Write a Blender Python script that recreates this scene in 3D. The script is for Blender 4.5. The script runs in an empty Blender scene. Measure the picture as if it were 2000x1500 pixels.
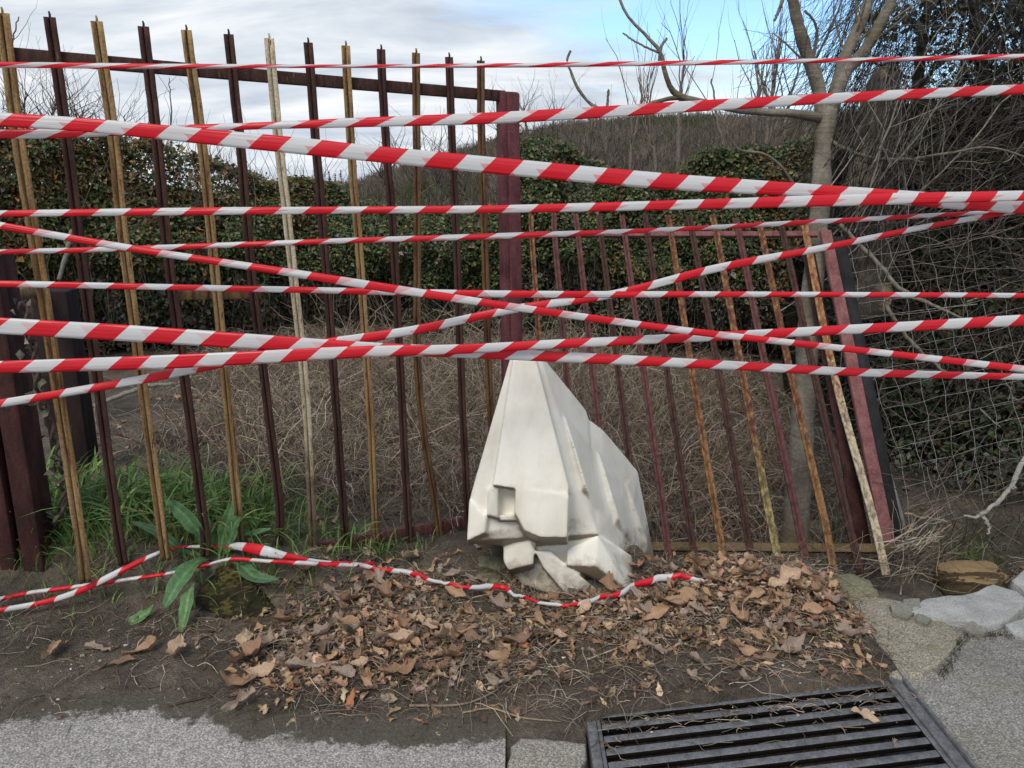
import bpy, bmesh, math, random
import numpy as np
from mathutils import Vector

# ------------------------------------------------------------------ camera, sky, sun, exposure
SC = bpy.context.scene
COL = SC.collection
PITCH, FPX, CAMH = math.radians(13.5), 1500.0, 1.6
cam_d = bpy.data.cameras.new('camera')
cam_d.sensor_width = 36.0
cam_d.lens = 27.0
cam_d.clip_start = 0.05
cam_d.clip_end = 3000.0
cam = bpy.data.objects.new('camera', cam_d)
cam.location = (0, 0, CAMH)
cam.rotation_euler = (math.radians(90) - PITCH, 0, 0)
COL.objects.link(cam)
SC.camera = cam
SC.view_settings.view_transform = 'Standard'
SC.view_settings.look = 'None'
SC.view_settings.exposure = 0.52
SC.view_settings.gamma = 1.0

SUN_EL, SUN_AZ = math.radians(48), math.radians(205)     # azimuth measured clockwise from +Y (north)
world = bpy.data.worlds.new('World')
SC.world = world
world.use_nodes = True
wt = world.node_tree
wt.nodes.clear()


def wn(t, **kw):
    n = wt.nodes.new(t)
    for k, v in kw.items():
        setattr(n, k, v)
    return n


w_out = wn('ShaderNodeOutputWorld')
w_bg = wn('ShaderNodeBackground')
w_bg.inputs['Strength'].default_value = 0.10
w_sky = wn('ShaderNodeTexSky', sky_type='NISHITA', sun_disc=False)
w_sky.sun_elevation = SUN_EL
w_sky.sun_rotation = SUN_AZ
w_sky.air_density = 1.0
w_sky.dust_density = 1.0
w_tc = wn('ShaderNodeTexCoord')
w_sep = wn('ShaderNodeSeparateXYZ')
wt.links.new(w_tc.outputs['Generated'], w_sep.inputs[0])


def wmath(op, a, b=None, c=None):
    n = wn('ShaderNodeMath', operation=op)
    for i, v in enumerate((a, b, c)):
        if v is None:
            continue
        if isinstance(v, (int, float)):
            n.inputs[i].default_value = v
        else:
            wt.links.new(v, n.inputs[i])
    return n.outputs[0]


zc = wmath('ADD', wmath('MAXIMUM', w_sep.outputs['Z'], 0.0), 0.22)
w_cmb = wn('ShaderNodeCombineXYZ')
wt.links.new(wmath('DIVIDE', w_sep.outputs['X'], zc), w_cmb.inputs[0])
wt.links.new(wmath('DIVIDE', w_sep.outputs['Y'], zc), w_cmb.inputs[1])


def wnoise(scale, detail, rough, off=(0, 0, 0), sx=1.0, sy=1.0, dist=0.0):
    m = wn('ShaderNodeMapping')
    m.inputs['Location'].default_value = off
    m.inputs['Scale'].default_value = (sx, sy, 1)
    wt.links.new(w_cmb.outputs[0], m.inputs[0])
    n = wn('ShaderNodeTexNoise')
    n.inputs['Scale'].default_value = scale
    n.inputs['Detail'].default_value = detail
    n.inputs['Roughness'].default_value = rough
    n.inputs['Distortion'].default_value = dist
    wt.links.new(m.outputs[0], n.inputs['Vector'])
    return n.outputs[0]


def wramp(src, stops):
    r = wn('ShaderNodeValToRGB')
    el = r.color_ramp.elements
    while len(el) < len(stops):
        el.new(0.5)
    for e, (p, c) in zip(el, stops):
        e.position = p
        e.color = (c[0], c[1], c[2], 1)
    wt.links.new(src, r.inputs[0])
    return r.outputs[0]


# cloud cover thins towards the north-east (upper right of the view); more cover near the horizon
cov = wnoise(0.95, 7, 0.62, off=(2.3, 0.7, 0), sx=0.8, sy=1.5, dist=0.25)
bias = wmath('MULTIPLY', wmath('SUBTRACT', w_sep.outputs['X'], 0.08), -0.85)
bias = wmath('MINIMUM', wmath('MAXIMUM', bias, -0.30), 0.20)
north = wmath('MINIMUM', wmath('MAXIMUM', wmath('MULTIPLY', wmath('SUBTRACT', w_sep.outputs['Y'], 0.62), 5.0), 0.0), 1.0)
bias = wmath('ADD', wmath('MULTIPLY', bias, north), wmath('MULTIPLY', wmath('SUBTRACT', 1.0, north), 0.16))
hz = wmath('MULTIPLY', wmath('SUBTRACT', 0.26, w_sep.outputs['Z']), 0.95)
hz = wmath('MINIMUM', wmath('MAXIMUM', hz, -0.10), 0.25)
cover = wmath('ADD', wmath('ADD', cov, bias), hz)
cmask = wramp(cover, [(0.40, (0, 0, 0)), (0.62, (1, 1, 1))])
shade = wnoise(2.0, 6, 0.6, off=(5, 1, 0), sx=0.7, sy=1.6, dist=0.4)
ccol = wramp(shade, [(0.32, (3.7, 4.25, 5.0)), (0.50, (5.3, 5.75, 6.2)), (0.66, (7.0, 7.15, 7.3))])
# blue of the clear patches
w_mul = wn('ShaderNodeMix', data_type='RGBA', blend_type='MULTIPLY')
w_mul.inputs['Factor'].default_value = 1.0
wt.links.new(w_sky.outputs[0], w_mul.inputs['A'])
w_mul.inputs['B'].default_value = (1.3, 1.55, 1.70, 1)
w_mix = wn('ShaderNodeMix', data_type='RGBA')
wt.links.new(cmask, w_mix.inputs['Factor'])
wt.links.new(w_mul.outputs['Result'], w_mix.inputs['A'])
wt.links.new(ccol, w_mix.inputs['B'])
wt.links.new(w_mix.outputs['Result'], w_bg.inputs['Color'])
wt.links.new(w_bg.outputs[0], w_out.inputs['Surface'])

sun_d = bpy.data.lights.new('sun', 'SUN')
sun_d.energy = 1.5
sun_d.angle = math.radians(20)
sun_d.color = (1.0, 0.91, 0.78)
sun = bpy.data.objects.new('sun', sun_d)
sun.rotation_euler = (math.radians(90) - SUN_EL, 0, math.radians(180) - SUN_AZ)
COL.objects.link(sun)

# ------------------------------------------------------------------ helpers
rng = np.random.default_rng(7)
CP, SP = math.cos(PITCH), math.sin(PITCH)
CAM = np.array([0, 0, CAMH])


def ray(px, py):
    u, v = (px - 1000) / FPX, (py - 750) / FPX
    return np.array([u, CP - v * SP, -SP - v * CP])


def ground_at(px, py, z=0.0):
    r = ray(px, py)
    return r * ((z - CAMH) / r[2]) + CAM


def at_depth(px, py, Y):
    r = ray(px, py)
    return r * (Y / r[1]) + CAM


def plane_hit(px, py, P):
    r = ray(px, py)
    return CAM + r * (np.dot(P[0] - CAM, P[1]) / np.dot(r, P[1]))


def x_of(px, Y, z):
    return (px - 1000) / FPX * (Y * CP + (CAMH - z) * SP)


def hash2(i, j, s):
    n = np.sin(i * 127.1 + j * 311.7 + s * 74.7) * 43758.5453
    return n - np.floor(n)


def vnoise(x, y, s=0):
    x = np.asarray(x, float); y = np.asarray(y, float)
    i, j = np.floor(x), np.floor(y)
    fx, fy = x - i, y - j
    fx = fx * fx * (3 - 2 * fx); fy = fy * fy * (3 - 2 * fy)
    a = hash2(i, j, s); b = hash2(i + 1, j, s); c = hash2(i, j + 1, s); d = hash2(i + 1, j + 1, s)
    return (a * (1 - fx) + b * fx) * (1 - fy) + (c * (1 - fx) + d * fx) * fy


def fbm(x, y, s=0, o=4):
    t, a, n = 0, 0.5, 0
    for k in range(o):
        t = t + a * vnoise(x * 2 ** k, y * 2 ** k, s + k * 13); n += a; a *= 0.5
    return t / n


def sstep(a, b, x):
    t = np.clip((np.asarray(x, float) - a) / (b - a), 0, 1)
    return t * t * (3 - 2 * t)


def unit(v):
    return v / np.maximum(np.linalg.norm(v, axis=-1, keepdims=True), 1e-9)


class MB:
    """collects vertices and faces and links them as one mesh object"""
    def __init__(self):
        self.v, self.f, self.c, self.u, self.n = [], [], [], [], 0

    def add(self, v, f, col=None, uv=None):
        v = np.asarray(v, float).reshape(-1, 3)
        f = np.asarray(f, int)
        self.v.append(v)
        self.f.append(f + self.n)
        c = np.ones((len(v), 3)) if col is None else np.broadcast_to(np.asarray(col, float), (len(v), 3))
        self.c.append(c)
        self.u.append(np.zeros((len(v), 2)) if uv is None else np.asarray(uv, float))
        self.n += len(v)
        return self

    def box(self, a, b, col=None):
        (x0, y0, z0), (x1, y1, z1) = a, b
        v = [(x0, y0, z0), (x1, y0, z0), (x1, y1, z0), (x0, y1, z0), (x0, y0, z1), (x1, y0, z1), (x1, y1, z1), (x0, y1, z1)]
        return self.add(v, [(0, 3, 2, 1), (4, 5, 6, 7), (0, 1, 5, 4), (1, 2, 6, 5), (2, 3, 7, 6), (3, 0, 4, 7)], col)

    def build(self, name, mat, parent=None, smooth=False, loc=None):
        V = np.concatenate(self.v)
        off = np.zeros(3)
        if parent is not None:
            off = np.array(parent.location)
        if loc is not None:
            off = np.array(loc)
        V = V - off
        loops, starts, k = [], [], 0
        for f in self.f:
            if len(f) == 0:
                continue
            m = f.shape[1]
            loops.append(f.ravel())
            starts.append(k + np.arange(len(f)) * m)
            k += f.size
        L = np.concatenate(loops); S = np.concatenate(starts)
        me = bpy.data.meshes.new(name)
        me.vertices.add(len(V)); me.vertices.foreach_set('co', V.ravel().astype(np.float32))
        me.loops.add(len(L)); me.loops.foreach_set('vertex_index', L.astype(np.int32))
        me.polygons.add(len(S)); me.polygons.foreach_set('loop_start', S.astype(np.int32))
        me.update(calc_edges=True)
        C = np.concatenate(self.c)
        at = me.attributes.new('tint', 'FLOAT_COLOR', 'POINT')
        at.data.foreach_set('color', np.concatenate([C, np.ones((len(C), 1))], 1).ravel().astype(np.float32))
        U = np.concatenate(self.u)
        if np.any(U):
            uv = me.uv_layers.new(name='UVMap')
            uv.data.foreach_set('uv', U[L].ravel().astype(np.float32))
        me.validate()
        if smooth:
            me.polygons.foreach_set('use_smooth', np.ones(len(S), bool))
        if mat is not None:
            me.materials.append(mat)
        o = bpy.data.objects.new(name, me)
        COL.objects.link(o)
        if parent is not None:
            o.parent = parent
        elif loc is not None:
            o.location = loc
        return o


def tag(o, label=None, cat=None, group=None, kind=None):
    if label: o['label'] = label
    if cat: o['category'] = cat
    if group: o['group'] = group
    if kind: o['kind'] = kind
    return o


def empty(name, loc, label, cat, group=None):
    o = bpy.data.objects.new(name, None)
    o.empty_display_size = 0.1
    o.location = tuple(float(a) for a in loc)
    COL.objects.link(o)
    return tag(o, label, cat, group)


def strands(mb, P, R, sides=3, col=None):
    """many thin tubes at once: P (N,K,3) centre lines, R (N,K) radii"""
    P = np.asarray(P, float)
    N, K, _ = P.shape
    R = np.broadcast_to(np.asarray(R, float), (N, K))
    T = np.empty_like(P)
    T[:, 1:-1] = P[:, 2:] - P[:, :-2]; T[:, 0] = P[:, 1] - P[:, 0]; T[:, -1] = P[:, -1] - P[:, -2]
    T = unit(T)
    main = unit(P[:, -1] - P[:, 0] + 1e-6)
    ref = np.where(np.abs(main[:, 2:3]) < 0.8, np.array([[0, 0, 1.0]]), np.array([[1.0, 0.1, 0]]))[:, None, :]
    A = unit(np.cross(T, ref)); B = np.cross(T, A)
    ang = np.arange(sides) / sides * 2 * math.pi
    V = P[:, :, None, :] + R[:, :, None, None] * (np.cos(ang)[None, None, :, None] * A[:, :, None, :] + np.sin(ang)[None, None, :, None] * B[:, :, None, :])
    idx = np.arange(N * K * sides).reshape(N, K, sides)
    a = idx[:, :-1, :]; b = np.roll(a, -1, 2); d = idx[:, 1:, :]; c = np.roll(d, -1, 2)
    F = np.stack([a, b, c, d], -1).reshape(-1, 4)
    if col is not None:
        col = np.asarray(col, float)
        if col.ndim == 2:
            col = np.repeat(col, K * sides, 0)
    mb.add(V.reshape(-1, 3), F, col)
    if sides > 3:
        e0 = idx[:, 0, ::-1]; e1 = idx[:, -1, :]
        mb.f.append(np.concatenate([e0, e1]) + mb.n - N * K * sides)
    return mb


def spline(pts, n):
    """Catmull-Rom through pts, n samples"""
    P = np.asarray(pts, float)
    if len(P) < 3:
        t = np.linspace(0, 1, n)[:, None]
        return P[0] * (1 - t) + P[-1] * t
    Q = np.vstack([2 * P[0] - P[1], P, 2 * P[-1] - P[-2]])
    t = np.linspace(0, len(P) - 1 - 1e-9, n)
    i = t.astype(int); f = (t - i)[:, None]
    p0, p1, p2, p3 = Q[i], Q[i + 1], Q[i + 2], Q[i + 3]
    return 0.5 * (2 * p1 + (p2 - p0) * f + (2 * p0 - 5 * p1 + 4 * p2 - p3) * f ** 2 + (3 * p1 - p0 - 3 * p2 + p3) * f ** 3)


def limb(mb, pts, radii, n=24, sides=8, col=None, wob=0.0):
    P = spline(pts, n)
    R = np.interp(np.linspace(0, 1, n), np.linspace(0, 1, len(radii)), radii)
    if wob:
        P = P + rng.normal(0, wob, P.shape)
        R = R * (1 + rng.normal(0, 0.05, n))
    strands(mb, P[None], R[None], sides, col)
    return P


def leaves(mb, pos, d, nrm, L, W, col, fold=0.25):
    """small two-panel leaves: pos, long axis d, normal nrm"""
    N = len(pos)
    d = unit(d); s = unit(np.cross(d, nrm)); n = np.cross(s, d)
    L = np.broadcast_to(np.asarray(L, float), (N,))[:, None]; W = np.broadcast_to(np.asarray(W, float), (N,))[:, None]
    mid = pos + d * L * 0.45
    v = np.stack([pos, mid + s * W * 0.5 + n * W * fold, pos + d * L, mid - s * W * 0.5 + n * W * fold], 1)
    i = np.arange(N)[:, None] * 4
    f = np.concatenate([i + np.array([[0, 1, 2]]), i + np.array([[0, 2, 3]])])
    mb.add(v.reshape(-1, 3), f, np.repeat(np.asarray(col, float), 4, 0))
    return mb


def pick(cols, w, n, jit=0.2):
    cols = np.asarray(cols, float)
    c = cols[rng.choice(len(cols), n, p=np.asarray(w, float) / np.sum(w))]
    return np.clip(c * (1 + rng.normal(0, jit, (n, 1))) * (1 + rng.normal(0, jit * 0.3, (n, 3))), 0.003, 1)


def rand_dirs(n):
    return unit(rng.normal(0, 1, (n, 3)))


# ------------------------------------------------------------------ materials
class NT:
    def __init__(self, name):
        self.m = bpy.data.materials.new(name)
        self.m.use_nodes = True
        self.t = self.m.node_tree
        self.p = self.t.nodes['Principled BSDF']
        self.tc = None

    def n(self, t, **kw):
        n = self.t.nodes.new(t)
        for k, v in kw.items():
            setattr(n, k, v)
        return n

    def l(self, a, b):
        self.t.links.new(a, b)

    def put(self, sock, v):
        if isinstance(v, (int, float)):
            sock.default_value = v
        elif isinstance(v, (tuple, list)):
            sock.default_value = tuple(v) + ((1,) if len(v) == 3 and sock.type == 'RGBA' else ())
        else:
            self.l(v, sock)

    def math(self, op, a, b=None, c=None, clamp=False):
        n = self.n('ShaderNodeMath', operation=op, use_clamp=clamp)
        for i, v in enumerate((a, b, c)):
            if v is not None:
                self.put(n.inputs[i], v)
        return n.outputs[0]

    def coord(self, scale=(1, 1, 1), loc=(0, 0, 0)):
        if self.tc is None:
            self.tc = self.n('ShaderNodeTexCoord')
        m = self.n('ShaderNodeMapping')
        m.inputs['Scale'].default_value = scale
        m.inputs['Location'].default_value = loc
        self.l(self.tc.outputs['Object'], m.inputs[0])
        return m.outputs[0]

    def noise(self, scale, detail=4, rough=0.55, stretch=(1, 1, 1), loc=(0, 0, 0), dist=0.0):
        n = self.n('ShaderNodeTexNoise')
        n.inputs['Scale'].default_value = scale
        n.inputs['Detail'].default_value = detail
        n.inputs['Roughness'].default_value = rough
        n.inputs['Distortion'].default_value = dist
        self.l(self.coord(stretch, loc), n.inputs['Vector'])
        return n.outputs[0]

    def voro(self, scale, feature='F1', stretch=(1, 1, 1), out='Distance', rnd=1.0):
        n = self.n('ShaderNodeTexVoronoi', feature=feature)
        n.inputs['Scale'].default_value = scale
        n.inputs['Randomness'].default_value = rnd
        self.l(self.coord(stretch), n.inputs['Vector'])
        return n.outputs[out]

    def ramp(self, src, stops, interp='LINEAR'):
        r = self.n('ShaderNodeValToRGB')
        r.color_ramp.interpolation = interp
        el = r.color_ramp.elements
        while len(el) < len(stops):
            el.new(0.5)
        for e, (p, c) in zip(el, stops):
            e.position = p
            if isinstance(c, (int, float)):
                c = (c, c, c)
            e.color = (c[0], c[1], c[2], 1)
        self.l(src, r.inputs[0])
        return r.outputs[0]

    def mix(self, f, a, b, mode='MIX'):
        n = self.n('ShaderNodeMix', data_type='RGBA', blend_type=mode)
        self.put(n.inputs['Factor'], f)
        self.put(n.inputs['A'], a)
        self.put(n.inputs['B'], b)
        return n.outputs['Result']

    def attr(self, name='tint'):
        return self.n('ShaderNodeAttribute', attribute_name=name).outputs['Color']

    def bump(self, h, strength=0.4, dist=0.01):
        b = self.n('ShaderNodeBump')
        b.inputs['Strength'].default_value = strength
        b.inputs['Distance'].default_value = dist
        self.l(h, b.inputs['Height'])
        self.l(b.outputs[0], self.p.inputs['Normal'])

    def done(self, col, rough=0.8, spec=0.3, metal=0.0):
        self.put(self.p.inputs['Base Color'], col)
        self.put(self.p.inputs['Roughness'], rough)
        self.p.inputs['Specular IOR Level'].default_value = spec
        self.p.inputs['Metallic'].default_value = metal
        return self.m


def tint_mat(name, rough=0.7, spec=0.25, transl=0.0, var=0.35, scale=60, bump=0.0):
    k = NT(name)
    a = k.attr()
    n = k.noise(scale, 3)
    col = k.mix(1.0, a, k.ramp(n, [(0.3, 1 - var), (0.7, 1 + var)]), 'MULTIPLY')
    m = k.done(col, rough, spec)
    if bump:
        k.bump(n, bump, 0.004)
    if transl:
        tr = k.n('ShaderNodeBsdfTranslucent'); k.l(col, tr.inputs[0])
        mx = k.n('ShaderNodeMixShader'); mx.inputs[0].default_value = transl
        k.l(k.p.outputs[0], mx.inputs[1]); k.l(tr.outputs[0], mx.inputs[2])
        k.l(mx.outputs[0], k.t.nodes['Material Output'].inputs[0])
    return m


def metal_mat(name, cols, streak=(14, 14, 1.6), flake=None, rough=0.75, seedloc=(0, 0, 0), scale=3.0, spec=0.18, low=None):
    """old painted steel: cols is a list of stops over streaky noise; flake = (colour, threshold) for peeled patches"""
    k = NT(name)
    n = k.noise(scale, 6, 0.65, streak, seedloc, 0.3)
    col = k.ramp(n, cols)
    fine = k.noise(120, 4, 0.7)
    if flake:
        fl = k.noise(scale * 1.7, 7, 0.72, (streak[0], streak[1], streak[2] * 1.7), (3, 7, 1))
        col = k.mix(k.ramp(fl, [(flake[1], 0), (flake[1] + 0.035, 1)]), col, flake[0])
    if low:                                  # paint worn to another colour towards the foot
        sx = k.n('ShaderNodeSeparateXYZ'); k.l(k.coord(), sx.inputs[0])
        w = k.math('ADD', k.math('MULTIPLY', k.math('SUBTRACT', low[1], sx.outputs[2]), 0.9), k.noise(scale * 1.3, 6, 0.7, (streak[0], streak[1], streak[2] * 1.4), (9, 2, 4)))
        col = k.mix(k.ramp(w, [(0.46, 0), (0.66, 0.85)]), col, k.mix(k.ramp(n, [(0.42, 0), (0.56, 1)]), tuple(c * 0.42 for c in low[0]), low[0]))
    col = k.mix(0.8, col, k.ramp(fine, [(0.3, 0.42), (0.62, 1.15)]), 'MULTIPLY')
    k.bump(fine, 0.35, 0.003)
    return k.done(col, rough, spec)


M = {}
M['leaf'] = tint_mat('leaf_green', 0.5, 0.35, 0.25, 0.3, 40)
M['dry_leaf'] = tint_mat('leaf_dry', 0.75, 0.2, 0.12, 0.4, 45, 0.3)
M['twig'] = tint_mat('twig_bark', 0.85, 0.15, 0.0, 0.35, 50)
M['straw'] = tint_mat('dry_straw', 0.8, 0.2, 0.0, 0.3, 60)
M['grass'] = tint_mat('grass_blade', 0.5, 0.3, 0.3, 0.25, 30)
M['bar_tan'] = metal_mat('paint_peeled_tan', [(0.30, (0.08, 0.04, 0.018)), (0.42, (0.20, 0.115, 0.047)), (0.55, (0.32, 0.215, 0.105)), (0.7, (0.235, 0.15, 0.055))], streak=(16, 16, 0.9), flake=((0.10, 0.045, 0.025), 0.575), low=((0.17, 0.11, 0.055), 0.35))
M['bar_pale'] = metal_mat('paint_bleached', [(0.28, (0.12, 0.06, 0.03)), (0.40, (0.42, 0.34, 0.22)), (0.60, (0.55, 0.49, 0.37)), (0.74, (0.33, 0.24, 0.12))], flake=((0.12, 0.06, 0.035), 0.60), seedloc=(4, 2, 1), low=((0.12, 0.07, 0.042), 0.62))
M['bar_dark'] = metal_mat('paint_oxide_dark', [(0.30, (0.022, 0.011, 0.009)), (0.50, (0.056, 0.027, 0.022)), (0.72, (0.09, 0.045, 0.034))], flake=((0.12, 0.075, 0.04), 0.61), seedloc=(1, 5, 2))
M['bar_brown'] = metal_mat('paint_rusty_brown', [(0.30, (0.035, 0.016, 0.010)), (0.48, (0.115, 0.062, 0.030)), (0.70, (0.20, 0.125, 0.06))], flake=((0.05, 0.022, 0.018), 0.58), seedloc=(7, 3, 3))
M['bar_orange'] = metal_mat('rust_orange', [(0.30, (0.055, 0.022, 0.018)), (0.47, (0.115, 0.048, 0.032)), (0.60, (0.24, 0.115, 0.045)), (0.72, (0.36, 0.25, 0.12))], streak=(14, 14, 0.9), flake=((0.08, 0.03, 0.024), 0.58), seedloc=(2, 9, 4), low=((0.28, 0.15, 0.065), 0.60))
M['bar_yellow'] = metal_mat('rust_yellowed', [(0.30, (0.055, 0.022, 0.018)), (0.47, (0.12, 0.05, 0.034)), (0.60, (0.25, 0.13, 0.05)), (0.72, (0.36, 0.25, 0.12))], streak=(14, 14, 0.9), flake=((0.08, 0.03, 0.024), 0.60), seedloc=(5, 4, 4), low=((0.34, 0.29, 0.125), 0.42))
M['bar_cream'] = metal_mat('rust_cream', [(0.30, (0.07, 0.028, 0.02)), (0.45, (0.22, 0.09, 0.045)), (0.60, (0.34, 0.19, 0.09)), (0.72, (0.42, 0.30, 0.17))], streak=(14, 14, 0.9), flake=((0.09, 0.04, 0.025), 0.62), seedloc=(1, 4, 9), low=((0.56, 0.49, 0.35), 0.75))
M['bar_maroon'] = metal_mat('paint_maroon', [(0.30, (0.045, 0.018, 0.018)), (0.5, (0.105, 0.042, 0.040)), (0.72, (0.15, 0.07, 0.062))], flake=((0.17, 0.085, 0.05), 0.66), seedloc=(6, 1, 5))
M['frame_red'] = metal_mat('paint_red_oxide', [(0.30, (0.055, 0.020, 0.022)), (0.50, (0.115, 0.038, 0.045)), (0.72, (0.16, 0.06, 0.062))], streak=(5, 5, 2), flake=((0.045, 0.018, 0.018), 0.64), seedloc=(8, 4, 6))
M['frame_pink'] = metal_mat('paint_faded_red', [(0.30, (0.11, 0.042, 0.040)), (0.5, (0.195, 0.080, 0.078)), (0.72, (0.26, 0.12, 0.11))], streak=(5, 5, 2), flake=((0.12, 0.06, 0.045), 0.66), seedloc=(3, 4, 6))
M['rail_moss'] = metal_mat('paint_mossy', [(0.30, (0.055, 0.042, 0.018)), (0.5, (0.125, 0.09, 0.045)), (0.72, (0.17, 0.10, 0.07))], streak=(3, 3, 6), flake=((0.09, 0.085, 0.025), 0.6))
M['post_red'] = metal_mat('old_post_red', [(0.30, (0.020, 0.010, 0.010)), (0.5, (0.06, 0.024, 0.022)), (0.72, (0.10, 0.045, 0.038))], streak=(4, 4, 1.2), flake=((0.032, 0.024, 0.018), 0.56))
M['post_black'] = metal_mat('old_post_black', [(0.3, (0.012, 0.008, 0.008)), (0.7, (0.03, 0.018, 0.017))], streak=(4, 4, 1.2))
M['edge_black'] = metal_mat('black_edge', [(0.3, (0.012, 0.012, 0.013)), (0.7, (0.035, 0.034, 0.035))], streak=(4, 4, 2))
M['iron'] = metal_mat('cast_iron', [(0.30, (0.06, 0.062, 0.066)), (0.52, (0.125, 0.128, 0.135)), (0.75, (0.18, 0.18, 0.18))], streak=(8, 8, 8), flake=((0.10, 0.08, 0.055), 0.60), rough=0.55, spec=0.5)
M['slot_shade'] = metal_mat('iron_slot_shade', [(0.3, (0.006, 0.006, 0.006)), (0.7, (0.016, 0.014, 0.012))], rough=0.9, spec=0.1)
M['galv'] = metal_mat('galvanised', [(0.3, (0.22, 0.22, 0.22)), (0.7, (0.42, 0.42, 0.42))], streak=(3, 3, 3), rough=0.5)


def dirt_material():
    k = NT('soil')
    n = k.noise(2.2, 8, 0.65)
    f = k.noise(38, 6, 0.7)
    col = k.ramp(n, [(0.30, (0.040, 0.032, 0.024)), (0.48, (0.092, 0.073, 0.055)), (0.62, (0.15, 0.123, 0.092)), (0.76, (0.115, 0.10, 0.066))])
    col = k.mix(0.75, col, k.ramp(f, [(0.28, 0.42), (0.50, 0.95), (0.72, 1.5)]), 'MULTIPLY')
    mo = k.noise(1.4, 5, 0.6, loc=(4, 2, 0))
    col = k.mix(k.ramp(mo, [(0.56, 0), (0.68, 0.55)]), col, (0.055, 0.055, 0.018))
    v = k.voro(160)
    g = k.noise(60, 2)
    spec = k.math('MULTIPLY', k.ramp(v, [(0.10, 1), (0.16, 0)]), k.ramp(g, [(0.58, 0), (0.62, 1)]))
    col = k.mix(spec, col, (0.42, 0.39, 0.33))
    h = k.math('ADD', k.math('MULTIPLY', f, 1.0), k.math('MULTIPLY', v, -0.35))
    k.bump(h, 0.9, 0.02)
    return k.done(col, k.ramp(n, [(0.3, 0.55), (0.7, 0.9)]), 0.3)


def asphalt_material(name, base, moss=0.0, edge=False):
    k = NT(name)
    big = k.noise(1.3, 6, 0.6)
    v = k.voro(170)
    vc = k.n('ShaderNodeTexVoronoi'); vc.inputs['Scale'].default_value = 170
    k.l(k.coord(), vc.inputs['Vector'])
    sepc = k.n('ShaderNodeSeparateColor'); k.l(vc.outputs['Color'], sepc.inputs[0])
    stone = k.ramp(sepc.outputs[0], [(0.0, tuple(b * 0.70 for b in base)), (0.45, base), (0.80, tuple(min(1, b * 1.10) for b in base)), (1.0, tuple(min(1, b * 1.45) for b in base))])
    col = k.mix(k.ramp(v, [(0.38, 0), (0.75, 1)]), stone, tuple(b * 0.5 for b in base))
    col = k.mix(0.9, col, k.ramp(big, [(0.30, 0.76), (0.5, 1.0), (0.7, 1.15)]), 'MULTIPLY')
    fine = k.noise(330, 3, 0.7)
    col = k.mix(0.45, col, k.ramp(fine, [(0.3, 0.65), (0.7, 1.3)]), 'MULTIPLY')
    mid = k.noise(24, 5, 0.65, loc=(3, 3, 0))
    col = k.mix(0.5, col, k.ramp(mid, [(0.35, 0.72), (0.62, 1.12)]), 'MULTIPLY')
    dirt = k.noise(3.1, 7, 0.7, loc=(9, 1, 0))
    col = k.mix(k.ramp(dirt, [(0.56, 0), (0.74, 0.6)]), col, (0.12, 0.105, 0.08))
    if moss:
        mo = k.noise(2.7, 7, 0.65, loc=(1, 6, 0))
        col = k.mix(k.ramp(mo, [(0.5, 0), (0.66, moss)]), col, (0.13, 0.125, 0.05))
    if edge:
        sa = k.n('ShaderNodeSeparateColor'); k.l(k.attr(), sa.inputs[0])
        w = k.math('ADD', sa.outputs[0], k.math('MULTIPLY', k.math('SUBTRACT', k.noise(14, 10, 0.8, loc=(2, 8, 1)), 0.5), 1.1))
        col = k.mix(k.ramp(w, [(0.47, 0), (0.56, 0.92)]), col, k.ramp(k.noise(60, 4, 0.7), [(0.3, (0.035, 0.028, 0.02)), (0.7, (0.085, 0.07, 0.05))]))
    k.bump(k.math('MULTIPLY', v, -1.0), 0.6, 0.004)
    return k.done(col, 0.85, 0.25)


def stone_material(name, cols, scale=6, moss=None):
    k = NT(name)
    n = k.noise(scale, 8, 0.62)
    f = k.noise(scale * 14, 5, 0.7)
    col = k.ramp(n, cols)
    col = k.mix(0.8, col, k.ramp(f, [(0.3, 0.55), (0.7, 1.25)]), 'MULTIPLY')
    if moss:
        mo = k.noise(scale * 0.8, 7, 0.7, loc=(2, 3, 5))
        geo = k.n('ShaderNodeNewGeometry')
        sx = k.n('ShaderNodeSeparateXYZ'); k.l(geo.outputs['Normal'], sx.inputs[0])
        w = k.math('ADD', mo, k.math('MULTIPLY', sx.outputs[2], moss[2]))
        col = k.mix(k.ramp(w, [(moss[1], 0), (moss[1] + 0.12, 1)]), col, moss[0])
    k.bump(k.math('ADD', f, k.math('MULTIPLY', n, 2.0)), 0.9, 0.018)
    return k.done(col, 0.88, 0.2)


M['soil'] = dirt_material()
M['asphalt'] = asphalt_material('asphalt_worn', (0.375, 0.352, 0.322), edge=True)
M['asphalt_dark'] = asphalt_material('asphalt_patch', (0.285, 0.272, 0.248), 0.35)
M['concrete'] = asphalt_material('concrete_rough', (0.33, 0.295, 0.23), 0.45)
M['block'] = asphalt_material('block_rough', (0.32, 0.30, 0.255))
M['pale_stone'] = stone_material('stone_pale', [(0.3, (0.40, 0.40, 0.375)), (0.55, (0.55, 0.55, 0.525)), (0.75, (0.63, 0.63, 0.61))], 9, ((0.16, 0.16, 0.08), 0.74, 0.0))
M['moss_stone'] = stone_material('stone_mossy', [(0.3, (0.020, 0.019, 0.010)), (0.55, (0.045, 0.042, 0.020)), (0.75, (0.11, 0.10, 0.05))], 14, ((0.165, 0.135, 0.036), 0.80, 0.36))
M['ditch_stone'] = stone_material('stone_earthy', [(0.3, (0.05, 0.034, 0.02)), (0.6, (0.12, 0.085, 0.05))], 6, ((0.32, 0.22, 0.11), 0.98, 0.62))
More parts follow.
